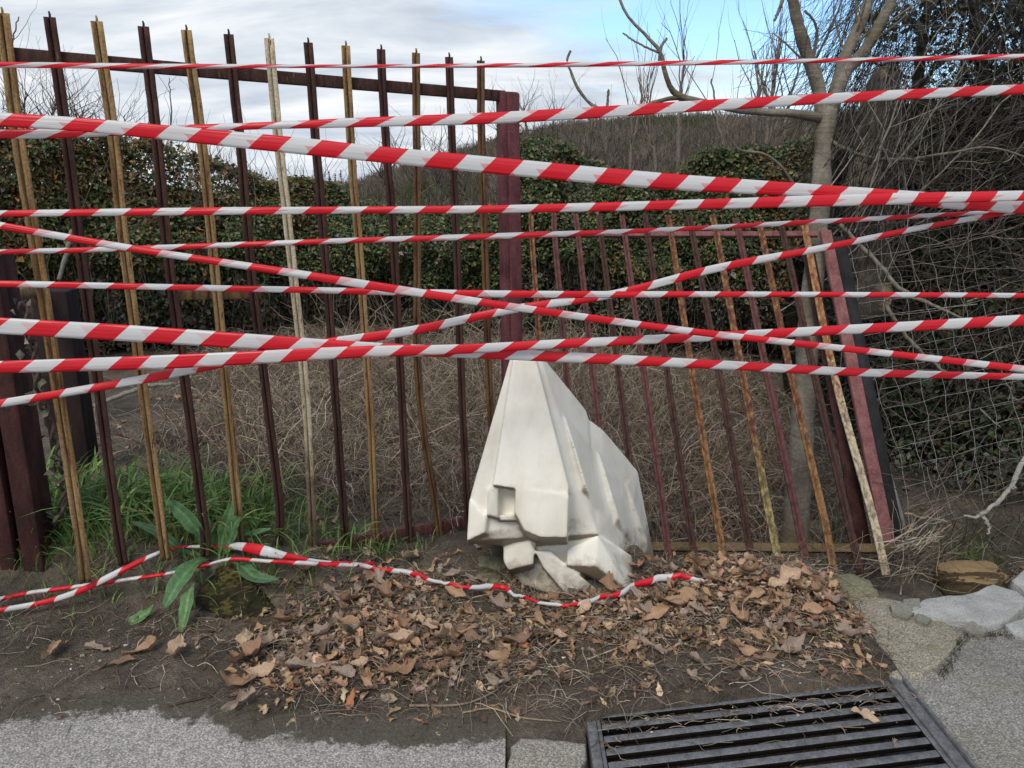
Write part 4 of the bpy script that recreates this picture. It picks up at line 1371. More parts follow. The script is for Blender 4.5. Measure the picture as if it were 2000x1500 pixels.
# ---------------------------------------------------------------- fallen leaves
def curl_leaf(L, W, curl, lobes, droop, seed, col):
    r = np.random.default_rng(seed)
    n = 13
    t = np.linspace(0, 1, n)
    w = W * 0.5 * np.sin(np.pi * np.clip(t * 0.97 + 0.015, 0.0, 1) ** 0.85) ** 0.55
    jl = 1 + lobes * np.sin(t * (12 + 10 * lobes) + r.uniform(0, 6)) + r.normal(0, 0.10, n)
    jr = 1 + lobes * np.sin(t * (12 + 10 * lobes) + r.uniform(0, 6)) + r.normal(0, 0.10, n)
    cols = 5
    s = np.linspace(-1, 1, cols)
    V = np.zeros((n, cols, 3))
    for j, q in enumerate(s):
        ww = w * np.where(q < 0, jl, jr)
        ang = curl * q * (0.6 + 0.4 * np.sin(t * 3 + seed))
        V[:, j, 0] = ww * (np.sin(ang) / max(curl, 0.05) if curl > 0.05 else q)
        V[:, j, 1] = (t - 0.5) * L
        V[:, j, 2] = ww * (1 - np.cos(ang)) / max(curl, 0.05)
    V[:, :, 2] += (droop * (t - 0.5) ** 2 * L * 2.2)[:, None] + 0.06 * W * np.sin(t * 7 + seed)[:, None] * s[None, :]
    V[:, :, 2] += r.normal(0, 0.03 * W, (n, cols)) + 0.10 * W * np.sin(t[:, None] * r.uniform(4, 9) + s[None] * r.uniform(1, 4) + seed)
    V[:, :, 0] += 0.10 * L * np.sin(t * 2.2 + seed)[:, None]
    V[:, 2, 2] -= 0.02 * W
    i = np.arange(n * cols).reshape(n, cols)
    F = np.stack([i[:-1, :-1], i[:-1, 1:], i[1:, 1:], i[1:, :-1]], -1).reshape(-1, 4)
    V = V.reshape(-1, 3)
    c = np.broadcast_to(np.array(col), (len(V), 3)) * np.where((np.arange(len(V)) % cols == 2), 1.18, 1.0)[:, None]
    return V, F, c


LCOL = [(0.27, 0.165, 0.10), (0.35, 0.225, 0.14), (0.20, 0.13, 0.088), (0.44, 0.31, 0.21), (0.32, 0.155, 0.075), (0.28, 0.215, 0.17), (0.13, 0.09, 0.065)]
LW = [4, 4.5, 3, 3.0, 0.6, 3, 2.5]


def euler_m(a, b, c):
    ca, sa, cb, sb, cc, sc = np.cos(a), np.sin(a), np.cos(b), np.sin(b), np.cos(c), np.sin(c)
    Z = lambda: np.zeros_like(a)
    Rx = np.stack([np.stack([Z() + 1, Z(), Z()], -1), np.stack([Z(), ca, -sa], -1), np.stack([Z(), sa, ca], -1)], -2)
    Ry = np.stack([np.stack([cb, Z(), sb], -1), np.stack([Z(), Z() + 1, Z()], -1), np.stack([-sb, Z(), cb], -1)], -2)
    Rz = np.stack([np.stack([cc, -sc, Z()], -1), np.stack([sc, cc, Z()], -1), np.stack([Z(), Z(), Z() + 1], -1)], -2)
    return Rz @ Ry @ Rx


variants = [curl_leaf(1.0, rng.uniform(0.45, 0.75), rng.uniform(0.2, 1.9), rng.choice([0.05, 0.2, 0.4, 0.5]), rng.uniform(-0.3, 0.5), 100 + i, (1, 1, 1)) for i in range(16)]


def litter_density(x, y):
    band = np.exp(-((y - (2.66 + 0.12 * np.sin(x * 2.2))) / 0.30) ** 2) * (0.75 + 0.9 * (fbm(x * 4, y * 4, 90) - 0.25))
    d = band * sstep(-1.15, -0.55, x) * sstep(1.42, 1.22, x)
    d = np.maximum(d, 1.25 * np.exp(-((x - 0.95) / 0.26) ** 2 - ((y - 2.80) / 0.26) ** 2))
    d = np.maximum(d, 0.9 * np.exp(-((x + 0.55) / 0.30) ** 2 - ((y - 2.62) / 0.22) ** 2))
    d = d * (1 - 0.93 * np.exp(-((x + 0.12) / 0.24) ** 2 - ((y - 2.80) / 0.15) ** 2))
    d = d * (1 - 0.8 * np.exp(-((x - 0.25) / 0.3) ** 2 - ((y - 2.30) / 0.10) ** 2))
    d = d * (1 - 0.85 * np.exp(-((x - 0.30) / 0.30) ** 2 - ((y - 2.97) / 0.13) ** 2))
    return np.clip(d + 0.05 * sstep(2.15, 2.35, y) * sstep(-1.8, -1.0, x), 0, 1.2)


def scatter_leaves(mb, x, y, L, lift, tilt=0.34):
    m = len(x)
    vid = rng.integers(0, len(variants), m)
    c = pick(LCOL, LW, m, 0.16)
    e = 0.03
    nx = -(H(x + e, y) - H(x - e, y)) / (2 * e); ny = -(H(x, y + e) - H(x, y - e)) / (2 * e)
    R = euler_m(rng.normal(0, tilt, m) + ny * 0.6 * -1, rng.normal(0, tilt, m) + nx * 0.6, rng.uniform(0, 6.28, m))
    z = H(x, y) + lift
    for v in range(len(variants)):
        idx = np.where(vid == v)[0]
        if len(idx) == 0:
            continue
        V, F, cc = variants[v]
        flip = np.where(rng.random(len(idx)) < 0.35, -1.0, 1.0)
        VV = V[None] * L[idx][:, None, None]
        VV = VV * np.stack([np.ones(len(idx)), np.ones(len(idx)), flip], -1)[:, None, :]
        W = np.einsum('nij,nkj->nki', R[idx], VV) + np.stack([x[idx], y[idx], z[idx]], -1)[:, None]
        mn = W[:, :, 2].min(1) - (H(x[idx], y[idx]) - 0.004)
        W[:, :, 2] -= np.minimum(mn, 0)[:, None]
        k = len(V)
        FF = (F[None] + (np.arange(len(idx)) * k)[:, None, None]).reshape(-1, 4)
        mb.add(W.reshape(-1, 3), FF, (c[idx][:, None] * cc[None]).reshape(-1, 3))


def draw(n, x0, x1, y0, y1, dens):
    x = rng.uniform(x0, x1, n); y = rng.uniform(y0, y1, n)
    k = rng.random(n) < dens(x, y)
    return x[k], y[k]


mb = MB()
x, y = draw(10000, -1.9, 1.34, 2.05, 3.25, litter_density)
hp = litter_density(x, y)
scatter_leaves(mb, x, y, rng.uniform(0.020, 0.072, len(x)), rng.uniform(0.003, 0.03, len(x)) * hp + 0.003)
# smaller litter on the field behind
x, y = draw(11000, -2.6, 3.2, 3.3, 7.6, lambda x, y: (1 - 0.93 * sstep(1.45, 1.75, x)) * (0.16 + 0.75 * sstep(0.5, 1.3, x) * sstep(6.8, 5.5, y)) + 0.25 * sstep(5.5, 6.8, y))
scatter_leaves(mb, x, y, rng.uniform(0.035, 0.075, len(x)), 0.012 * np.ones(len(x)))
tag(mb.build('leaf_litter', M['dry_leaf']), kind='stuff')

# the larger leaves on top, one by one
big = []
protos = []
for i in range(14):
    r = np.random.default_rng(300 + i)
    V, F, cc = curl_leaf(1.0, r.uniform(0.5, 0.8), r.uniform(0.3, 2.0), [0.05, 0.42, 0.5, 0.2][i % 4], r.uniform(-0.2, 0.5), 400 + i, LCOL[[1, 3, 0, 5, 1, 5, 2][i % 7]])
    m = MB(); m.add(V, F, cc)
    st = np.array([[(0, -0.5, 0), (0.03, -0.62, 0.01), (0.05, -0.78, 0.03)]])
    strands(m, st, 0.012, 3, np.array([[0.2, 0.13, 0.07]]))
    o = m.build('fallen_leaf', M['dry_leaf'])
    protos.append(o)
LABS = [('dry brown fallen leaf curled up on the litter heap over the drain', lambda x, y: x > 0.55),
        ('dry brown fallen leaf among the litter in front of the white barrier', lambda x, y: -0.25 < x <= 0.55),
        ('dry brown fallen leaf in the litter between boulder and barrier', lambda x, y: -0.95 < x <= -0.25),
        ('dry tan fallen leaf lying alone on bare dark soil at the left', lambda x, y: x <= -0.95)]
spots = []
x, y = draw(1500, -1.0, 1.3, 2.25, 3.1, litter_density)
for a, b in zip(x, y):
    if all((a - c) ** 2 + (b - d) ** 2 > 0.07 ** 2 for c, d in spots):
        spots.append((a, b))
    if len(spots) >= 130:
        break
for px, py in [(102, 1283), (190, 1275), (225, 1308), (275, 1278), (350, 1285), (640, 1322), (470, 1385), (590, 1210), (690, 1250), (915, 1253), (1275, 1225), (1530, 1150), (1455, 1130), (1545, 1275), (1270, 1245)]:
    q = on_terrain(px, py)
    spots.append((q[0], q[1]))
for i, (a, b) in enumerate(spots):
    src = protos[i % 14]
    if i < 14:
        o = src
    else:
        o = src.copy(); COL.objects.link(o)
    L = rng.uniform(0.065, 0.14) if i < len(spots) - 15 else rng.uniform(0.10, 0.15)
    o.scale = (L, L, L)
    t = 0.33 if a > -0.95 else 0.12
    o.rotation_euler = (rng.normal(0, t), rng.normal(0, t), rng.uniform(0, 6.28))
    o.location = (a, b, float(H(a, b)) + rng.uniform(0.008, 0.026) + 0.02 * float(litter_density(a, b)))
    lab = [l for l, f in LABS if f(a, b)][0]
    tag(o, lab, 'leaf', lab.replace('dry brown fallen leaf', 'fallen leaves').replace('dry tan fallen leaf', 'fallen leaves'))

# broken straw, stems and twigs in the litter
ld = lambda x, y: 0.75 * litter_density(x, y) + 0.30 * np.exp(-((x - 0.25) / 0.45) ** 2 - ((y - 2.25) / 0.12) ** 2) + 0.04
mb = cover(17000, -2.0, 1.34, 2.08, 3.3, ld, (0.04, 0.20), (0.004, 0.03), STRAW + [(0.07, 0.05, 0.04)], [4, 4, 4, 2, 3], (0.0007, 0.0019), 0.9, 5)
tag(mb.build('straw_litter', M['straw']), kind='stuff')
mb = cover(16000, -2.0, 1.34, 2.05, 3.3, lambda x, y: 0.25 + 0.6 * litter_density(x, y), (0.008, 0.03), (0.001, 0.006), STRAW + [(0.07, 0.05, 0.04)], [3, 3, 5, 1, 5], (0.0006, 0.0015), 0.9, 3)
tag(mb.build('chaff', M['straw']), kind='stuff')


# a little rubbish lying on the drain bars
mb = MB()
n_ = 130
gx = rng.uniform(GX0 + 0.02, GX1 - 0.02, n_); ge = edge_y(gx) - rng.exponential(0.055, n_)
a_ = rng.uniform(0, 6.28, n_); L_ = rng.uniform(0.02, 0.11, n_)
t_ = np.linspace(0, 1, 5)
P_ = np.stack([gx[:, None] + np.cos(a_)[:, None] * L_[:, None] * t_, ge[:, None] + np.sin(a_)[:, None] * L_[:, None] * t_ * 0.5, 0.004 + 0.008 * np.sin(t_ * 3)[None] + 0 * gx[:, None]], -1) + rng.normal(0, 0.002, (n_, 5, 3))
strands(mb, P_, 0.0012, 3, pick(STRAW, [3, 4, 4, 1], n_))
tag(mb.build('debris', M['straw']), kind='stuff')
q = ground_at(1690, 1405)
o = protos[1].copy(); COL.objects.link(o); o.scale = (0.085, 0.085, 0.085); o.rotation_euler = (0.1, -0.1, 1.2); o.location = (q[0], q[1], 0.014)
tag(o, 'single tan fallen leaf lying on the iron drain bars', 'leaf')
if 'group' in o: del o['group']
q = ground_at(1745, 1460)
o = protos[5].copy(); COL.objects.link(o); o.scale = (0.05, 0.05, 0.05); o.rotation_euler = (0.1, 0.1, 2.6); o.location = (q[0], q[1], 0.012)
tag(o, 'small shrivelled fallen leaf on the drain bars near the bottom border', 'leaf')
if 'group' in o: del o['group']


def stick(pts, r, label, col=(0.20, 0.16, 0.13), name='stick', lift=0.012):
    P = []
    for (px, py) in pts:
        q = on_terrain(px, py); P.append(q + np.array([0, 0, lift]))
    P = spline(P, 18)
    m = MB()
    strands(m, (P + rng.normal(0, r * 0.12, P.shape))[None], (np.linspace(r, r * 0.7, 18) * (1 + rng.normal(0, 0.08, 18)))[None], 7, np.array([col]))
    c = P.mean(0)
    return tag(m.build(name, M['twig'], loc=c), label, 'stick')


stick([(922, 1237), (1000, 1238), (1090, 1235)], 0.0085, 'straight grey stick lying on dark soil in front of the barrier', (0.22, 0.19, 0.165))
stick([(1062, 1270), (1110, 1235), (1182, 1178)], 0.0035, 'thin straw coloured stalk slanting up towards the barrier foot', (0.36, 0.27, 0.17))
stick([(800, 1385), (900, 1382), (960, 1360), (992, 1336)], 0.004, 'forked bunch of dead stems lying on the dirt near the asphalt', (0.20, 0.155, 0.12))
stick([(905, 1398), (960, 1390), (1020, 1408), (1095, 1416)], 0.003, 'thin curved dead stem beside the asphalt edge', (0.26, 0.20, 0.14))
stick([(325, 1388), (370, 1375), (415, 1366)], 0.005, 'short dark broken twig on the asphalt edge', (0.07, 0.05, 0.04))
stick([(1145, 1295), (1230, 1262), (1285, 1240)], 0.003, 'pale straight stem lying across the litter left of the drain', (0.42, 0.33, 0.22))
stick([(1445, 1265), (1475, 1245), (1530, 1215), (1538, 1198)], 0.0028, 'curved pale stem on top of the litter heap', (0.42, 0.34, 0.24))
stick([(1695, 1437), (1728, 1412), (1738, 1380), (1730, 1345)], 0.0028, 'curved thin stem lying across the drain bars', (0.26, 0.20, 0.15), lift=0.02)

# pebbles on the dirt and asphalt
mb = MB()
x = rng.uniform(-1.9, 1.3, 260); y = rng.uniform(2.05, 2.75, 260)
ph = (1 + 5 ** 0.5) / 2
ico = unit(np.array([(-1, ph, 0), (1, ph, 0), (-1, -ph, 0), (1, -ph, 0), (0, -1, ph), (0, 1, ph), (0, -1, -ph), (0, 1, -ph), (ph, 0, -1), (ph, 0, 1), (-ph, 0, -1), (-ph, 0, 1)], float))
icf = np.array([(0, 11, 5), (0, 5, 1), (0, 1, 7), (0, 7, 10), (0, 10, 11), (1, 5, 9), (5, 11, 4), (11, 10, 2), (10, 7, 6), (7, 1, 8), (3, 9, 4), (3, 4, 2), (3, 2, 6), (3, 6, 8), (3, 8, 9), (4, 9, 5), (2, 4, 11), (6, 2, 10), (8, 6, 7), (9, 8, 1)])
pc = pick([(0.55, 0.52, 0.47), (0.35, 0.31, 0.26), (0.14, 0.12, 0.10)], [1, 2, 3], 260, 0.2)
for i in range(260):
    s = min(rng.exponential(0.0028) + 0.0018, 0.011)
    v = ico * (1 + rng.normal(0, 0.18, (12, 1))) * np.array([s, s * 0.8, s * 0.6])
    mb.add(v + [x[i], y[i], float(max(H(x[i], y[i]), 0)) + s * 0.25], icf, pc[i])
tag(mb.build('gravel', M['straw'], smooth=True), kind='stuff')

# ------------------------------------------------------------------ far hillside and its leafless wood
RIDGE = [(-900, 388), (0, 376), (560, 374), (640, 381), (690, 377), (740, 360), (800, 342), (860, 326), (930, 306), (1000, 286), (1060, 274), (1130, 262), (1250, 252), (1400, 250), (1500, 252), (1600, 246), (1700, 238), (2100, 215), (2900, 215)]


def hill_z(px, t):
    """t 0 at the foot (Y 85) .. 1 on the ridge (Y 230)"""
    Y = 85 + 145 * t
    zr = z_of(sky_at(RIDGE, px), 230.0)
    return Y, -4.5 + (zr + 4.5) * sstep(0, 1, t) ** 0.85


mb = MB()
pxs = np.linspace(-900, 2900, 150); ts = np.linspace(0, 1, 16)
V = []
for t in list(ts) + [1.15]:
    Y, z = hill_z(pxs, min(t, 1.0))
    if t > 1:
        Y, z = 300.0, z - 12
    V.append(np.column_stack([x_of(pxs, np.full_like(pxs, Y), z), np.full_like(pxs, Y), z + 0.0]))
i = np.arange(len(V) * len(pxs)).reshape(len(V), -1)
mb.add(np.concatenate(V), np.stack([i[:-1, :-1], i[:-1, 1:], i[1:, 1:], i[1:, :-1]], -1).reshape(-1, 4))
k = NT('hill_floor')
M['hill'] = k.done(k.ramp(k.noise(0.06, 6, 0.7), [(0.3, (0.075, 0.058, 0.045)), (0.55, (0.12, 0.095, 0.075)), (0.75, (0.075, 0.075, 0.045))]), 0.95, 0.05)
tag(mb.build('hill', M['hill'], smooth=True), kind='structure')

n = 9500
px = rng.uniform(620, 2050, n); t = rng.random(n) ** 0.8
Y, z0 = 85 + 145 * t, None
_, z0 = hill_z(px, t)
X = x_of(px, Y, z0)
hh = rng.uniform(2.0, 4.2, n)
S, K = 7, 4
kk = np.linspace(0, 1, K)
base = np.stack([X, Y, z0], -1)
P = np.zeros((n, S, K, 3))
st = rng.uniform(0, 0.45, (n, S)); st[:, 0] = 0
en = rng.uniform(0.55, 1.0, (n, S)); en[:, 0] = 1
sp = rng.normal(0, 0.34, (n, S, 2)); sp[:, 0] *= 0.2
for q in range(K):
    f = st + (en - st) * kk[q]
    P[:, :, q, 0] = base[:, None, 0] + sp[:, :, 0] * hh[:, None] * kk[q] ** 0.8
    P[:, :, q, 1] = base[:, None, 1] + sp[:, :, 1] * hh[:, None] * kk[q]
    P[:, :, q, 2] = base[:, None, 2] + hh[:, None] * f
cc = pick([(0.145, 0.12, 0.105), (0.19, 0.16, 0.135), (0.10, 0.088, 0.078), (0.17, 0.12, 0.08), (0.085, 0.10, 0.05)], [4, 3, 3, 1.3, 1.6], n, 0.2)
_gp = fbm(X * 0.03, Y * 0.03, 12, 3) > 0.56
cc[_gp] = pick([(0.07, 0.085, 0.045), (0.10, 0.10, 0.06)], [1, 1], _gp.sum(), 0.2)
mb = MB()
strands(mb, P.reshape(-1, K, 3), np.linspace(0.075, 0.035, K)[None], 3, np.repeat(cc, S, 0))
tag(mb.build('woods', M['twig']), kind='stuff')


def conifer(mb, x, y, z, h, col):
    m = int(60)
    t = rng.random(m) ** 0.7
    a = rng.uniform(0, 6.28, m)
    r = (1 - t) * h * 0.16 + 0.1
    pos = np.column_stack([x + 0 * t, y + 0 * t, z + t * h])
    d = np.column_stack([np.cos(a), np.sin(a), -0.25 + 0.6 * t])
    leaves(mb, pos, d, np.column_stack([0 * t, 0 * t, 1 + 0 * t]), r * 1.3, r * 0.8 + 0.25, pick([col], [1], m, 0.25), 0.1)
    strands(mb, np.array([[(x, y, z - 1), (x, y, z + h * 0.5), (x, y, z + h)]]), [[0.12, 0.08, 0.03]], 4, np.array([[0.05, 0.04, 0.03]]))


for px_, py_, Y_, h_, lab in [(612, 384, 95, 3.0, 0), (630, 384, 95, 4.2, 0), (645, 386, 96, 3.6, 0), (657, 386, 95, 3.4, 0), (668, 386, 95, 3.8, 0), (684, 388, 95, 3.2, 0),
                             (1098, 268, 225, 7, 1), (1112, 266, 225, 6, 1), (1150, 262, 226, 7, 1), (1162, 261, 226, 9, 1), (1178, 260, 226, 7, 1), (1245, 254, 228, 6, 1), (1300, 252, 228, 5, 1), (1360, 252, 228, 6, 1), (1460, 253, 228, 5, 1)]:
    mb = MB()
    p = at_depth(px_, py_, Y_)
    conifer(mb, p[0], p[1], p[2] - 0.6, h_, (0.022, 0.032, 0.020))
    lab = 'small dark conifer standing in the row on the low far skyline' if lab == 0 else 'tiny dark conifer poking up from the ridge of the far wooded hill'
    tag(mb.build('conifer', M['leaf'], loc=p), lab, 'tree', 'conifers on the low skyline' if 'row' in lab else 'conifers on the ridge')


# ------------------------------------------------------------------ trees
def branchlets(mb, P, R, n, Lr, up=0.6, spread=0.8, col=None, gen=1, t0=0.25, wob=0.02, kpts=6, rr=0.45, fixed=None):
    """side shoots from a limb P with radii R, one or two generations"""
    K = len(P)
    idx = rng.uniform(t0, 0.98, n) * (K - 1)
    i = idx.astype(int)
    base = P[i] + (P[np.minimum(i + 1, K - 1)] - P[i]) * (idx - i)[:, None]
    tan = unit(P[np.minimum(i + 1, K - 1)] - P[np.maximum(i - 1, 0)])
    side = rand_dirs(n)
    side = unit(side - tan * np.sum(side * tan, 1)[:, None])
    d = unit(tan * 0.5 + side * spread + np.array([0, 0, up]))
    L = rng.uniform(*Lr, n)
    t = np.linspace(0, 1, kpts)
    bend = rng.normal(0, 0.18, (n, 3)) + np.array([0, 0, 0.25 * up])
    Q = base[:, None] + d[:, None] * (L[:, None] * t)[..., None] + bend[:, None] * (L[:, None] * t ** 2)[..., None] + rng.normal(0, wob, (n, kpts, 3)) * (L[:, None] * t)[..., None]
    r0 = np.maximum(R[i] * rr, 0.0015)
    RR = r0[:, None] * np.linspace(1, 0.3, kpts)[None]
    c = np.broadcast_to(np.array(col), (n, 3)) * (1 + rng.normal(0, 0.12, (n, 1)))
    strands(mb, Q, RR, 4 if gen > 1 else 3, c)
    if gen > 1:
        for q, r in zip(Q, RR):
            branchlets(mb, q, r, 3, (Lr[0] * 0.35, Lr[1] * 0.45), up * 0.8, spread, col, gen - 1, 0.2, wob, 4, 0.55)


# smooth grey tree behind the leaning leaf
k = NT('smooth_bark')
_b = k.noise(5, 6, 0.6, (1, 1, 0.5))
_c = k.ramp(_b, [(0.3, (0.085, 0.075, 0.06)), (0.5, (0.185, 0.165, 0.135)), (0.72, (0.29, 0.265, 0.225))])
_c = k.mix(0.6, _c, k.ramp(k.noise(55, 6, 0.75), [(0.3, 0.5), (0.65, 1.25)]), 'MULTIPLY')
_mm = k.noise(3.2, 6, 0.7, loc=(2, 2, 2))
_s3 = k.n('ShaderNodeSeparateXYZ'); k.l(k.coord(), _s3.inputs[0])
_c = k.mix(k.math('MULTIPLY', k.ramp(_mm, [(0.45, 0), (0.62, 0.8)]), k.ramp(_s3.outputs[2], [(0.0, 1), (1.0, 0.5)])), _c, (0.125, 0.095, 0.04))
_ring = k.noise(3, 4, 0.6, (1.2, 1.2, 16), (0, 4, 0))
_c = k.mix(0.5, _c, k.ramp(_ring, [(0.35, 0.7), (0.6, 1.15)]), 'MULTIPLY')
k.bump(k.math('ADD', k.noise(40, 5, 0.7), _ring), 0.7, 0.014)
M['bark'] = k.done(_c, 0.85, 0.15)

tb = at_depth(1548, 1128, 4.02)
fig = empty('smooth_tree', tb, 'pale smooth barked leafless tree forking behind the leaning gate leaf', 'tree')
mb = MB()
tr_px = [(1542, 1165, 4.0, 66), (1549, 1110, 4.02, 57), (1556, 1000, 4.14, 51), (1566, 850, 4.34, 46), (1574, 720, 4.55, 43), (1583, 600, 4.74, 41), (1593, 500, 4.9, 39), (1600, 420, 5.02, 37), (1606, 330, 5.12, 36), (1611, 262, 5.18, 38), (1616, 212, 5.2, 40)]


def limb_px(mb, pts, n=30, sides=10, col=None, wob=0.0):
    P = [at_depth(a, b, c) for a, b, c, w in pts]
    R = [w / FPX * ((p - CAM) @ np.array([0, CP, -SP])) / 2 for p, (a, b, c, w) in zip(P, pts)]
    Q = limb(mb, P, R, n, sides, col, wob)
    return Q, np.interp(np.linspace(0, 1, n), np.linspace(0, 1, len(R)), R)


limb_px(mb, tr_px, 44, 14, wob=0.0025)
o = mb.build('trunk', M['bark'], fig, smooth=True)
FIGB = [
    ([(1612, 235, 5.19, 30), (1597, 165, 5.19, 29), (1577, 108, 5.17, 26), (1562, 60, 5.15, 24), (1548, 0, 5.12, 22), (1538, -70, 5.1, 20)], 5),
    ([(1622, 225, 5.22, 24), (1638, 155, 5.26, 25), (1655, 102, 5.3, 24), (1678, 52, 5.34, 22), (1698, 0, 5.4, 21), (1716, -60, 5.45, 18)], 6),
    ([(1626, 215, 5.19, 24), (1647, 150, 5.17, 25), (1688, 100, 5.15, 23), (1717, 50, 5.12, 21), (1744, -3, 5.1, 20), (1768, -60, 5.05, 18)], 6),
    ([(1608, 232, 5.18, 20), (1560, 223, 5.1, 17), (1500, 219, 5.0, 15), (1440, 214, 4.93, 14), (1380, 201, 4.86, 13), (1333, 191, 4.8, 14), (1311, 174, 4.78, 12), (1298, 140, 4.77, 10), (1289, 101, 4.76, 9), (1260, 68, 4.74, 6.5), (1230, 36, 4.72, 6), (1211, 0, 4.7, 6), (1200, -50, 4.7, 5)], 0),
    ([(1330, 191, 4.8, 9), (1290, 196, 4.75, 8), (1240, 214, 4.7, 7), (1195, 216, 4.66, 7), (1160, 207, 4.64, 6.5), (1132, 178, 4.62, 6), (1115, 140, 4.62, 5), (1107, 119, 4.62, 4.5), (1114, 99, 4.62, 5)], 0),
    ([(1289, 104, 4.76, 5), (1262, 92, 4.75, 4), (1235, 78, 4.74, 4), (1217, 64, 4.74, 3)], 0),
    ([(1287, 118, 4.76, 5), (1291, 92, 4.76, 6), (1303, 74, 4.76, 5)], 0),
    ([(1186, 214, 4.66, 6), (1187, 190, 4.66, 5), (1189, 176, 4.66, 5)], 0),
    ([(1540, -40, 5.1, 9), (1526, 8, 5.1, 8), (1512, 42, 5.1, 5)], 0),
    ([(1584, 125, 5.17, 8), (1592, 95, 5.16, 7), (1596, 62, 5.15, 6), (1589, 40, 5.14, 5), (1572, 20, 5.13, 5)], 0),
    ([(1575, 405, 4.98, 7), (1530, 330, 4.9, 5), (1490, 300, 4.85, 5), (1440, 290, 4.8, 4), (1415, 245, 4.78, 3), (1405, 215, 4.78, 2.5)], 0),
    ([(1610, 268, 5.15, 9), (1640, 285, 5.1, 8), (1690, 305, 5.05, 7), (1760, 312, 5.0, 6), (1850, 300, 4.95, 5), (1935, 288, 4.9, 4), (2040, 320, 4.85, 4)], 8),
]
for pts, nb in FIGB:
    mb = MB()
    Q, R = limb_px(mb, pts, 26, 8, wob=0.0012)
    mb.c[-1] = np.broadcast_to(np.array([1.0, 1, 1]), mb.c[-1].shape)
    if nb:
        branchlets(mb, Q, R, nb, (0.25, 0.8), 0.5, 0.8, (1, 1, 1), 2, 0.3, 0.03, 6, 0.22)
    mb.build('branch', M['bark'], fig, smooth=True)


def sapling(label, pts, shoots, Lr=(0.35, 1.0), seed=0, gen=2, name='bare_sapling', group='leafless saplings above the hedge', col=(0.17, 0.145, 0.115), up=1.1, spread=0.5, rr=0.5, t0=0.3, w0=1.0):
    mb = MB()
    p0 = at_depth(*pts[0][:3])
    z0 = float(H(p0[0], p0[1]))
    P = [np.array([p0[0], p0[1], z0 - 0.05])] + [at_depth(a, b, c) for a, b, c, w in pts]
    D = pts[0][2]
    R = [pts[0][3] * w0 / FPX * D * 0.6] + [w * w0 / FPX * D / 2 for a, b, c, w in pts]
    Q = limb(mb, P, R, 26, 6, col, 0.006 * D / 9)
    RR = np.interp(np.linspace(0, 1, 26), np.linspace(0, 1, len(R)), R)
    branchlets(mb, Q, RR, shoots, Lr, up, spread, col, gen, t0, 0.03, 7, rr)
    e = empty(name, (p0[0], p0[1], z0), label, 'tree', group)
    mb.build('trunk', M['twig'], e)
    return e


SAP = 'leafless sapling with upright shoots rising from the hedge against the sky'
sapling(SAP, [(1324, 330, 9.2, 9), (1327, 220, 9.2, 7), (1333, 150, 9.2, 5), (1336, 96, 9.2, 2.5)], 8)
sapling(SAP, [(1416, 346, 9.4, 7), (1400, 230, 9.4, 5), (1389, 154, 9.4, 2.5)], 5)
sapling(SAP, [(1478, 352, 9.0, 9), (1470, 286, 9.0, 8), (1482, 190, 9.0, 5), (1474, 100, 9.0, 2.5)], 7)
sapling(SAP, [(1502, 352, 9.1, 11), (1497, 280, 9.1, 9), (1510, 175, 9.1, 6), (1528, 66, 9.1, 2.5)], 9)
sapling(SAP, [(1511, 305, 9.6, 8), (1513, 228, 9.6, 6), (1490, 165, 9.6, 4), (1472, 98, 9.6, 2)], 5)
sapling(SAP, [(1529, 298, 9.3, 8), (1536, 225, 9.3, 6), (1556, 150, 9.3, 4), (1580, 70, 9.3, 2)], 5)
sapling(SAP, [(1230, 330, 10.5, 6), (1240, 260, 10.5, 5), (1252, 200, 10.5, 3), (1247, 150, 10.5, 2)], 8)
sapling(SAP, [(1280, 340, 10.0, 6), (1270, 280, 10, 5), (1262, 230, 10.0, 3), (1258, 190, 10, 2)], 9)
FAR = 'crooked bare tree standing beyond the low hedge in front of the far hill'
for pts, nb in [([(858, 415, 26, 7), (860, 380, 26, 6), (852, 350, 26, 4), (846, 325, 26, 2)], 14), ([(752, 410, 30, 7), (752, 375, 30, 6), (748, 352, 30, 4), (742, 338, 30, 2)], 14),
                ([(915, 410, 24, 6), (908, 380, 24, 5), (900, 345, 24, 3), (902, 320, 24, 2)], 14), ([(806, 412, 28, 6), (810, 380, 28, 5), (806, 350, 28, 3), (810, 322, 28, 2)], 12)]:
    sapling(FAR, pts, nb, (1.0, 2.4), gen=2, name='bare_tree', group='bare trees beyond the low hedge', col=(0.085, 0.07, 0.058), up=0.5, spread=0.9, rr=0.55, t0=0.4)
RT = 'twiggy bare shrub at the skyline above the tall hedge'
for pts, nb in [([(1030, 300, 8.9, 5), (1028, 250, 8.9, 4), (1022, 205, 8.9, 2)], 16), ([(1075, 300, 9.2, 4), (1078, 255, 9.2, 3), (1086, 225, 9.2, 1.5)], 12), ([(990, 320, 9, 5), (985, 280, 9, 4), (968, 250, 9, 2)], 14)]:
    sapling(RT, pts, nb, (0.15, 0.5), gen=2, name='bare_shrub', group='bare shrubs on the tall hedge', col=(0.12, 0.10, 0.08), up=0.7, spread=0.9)
LT = 'wiry bare shrub sticking up above the left hedge'
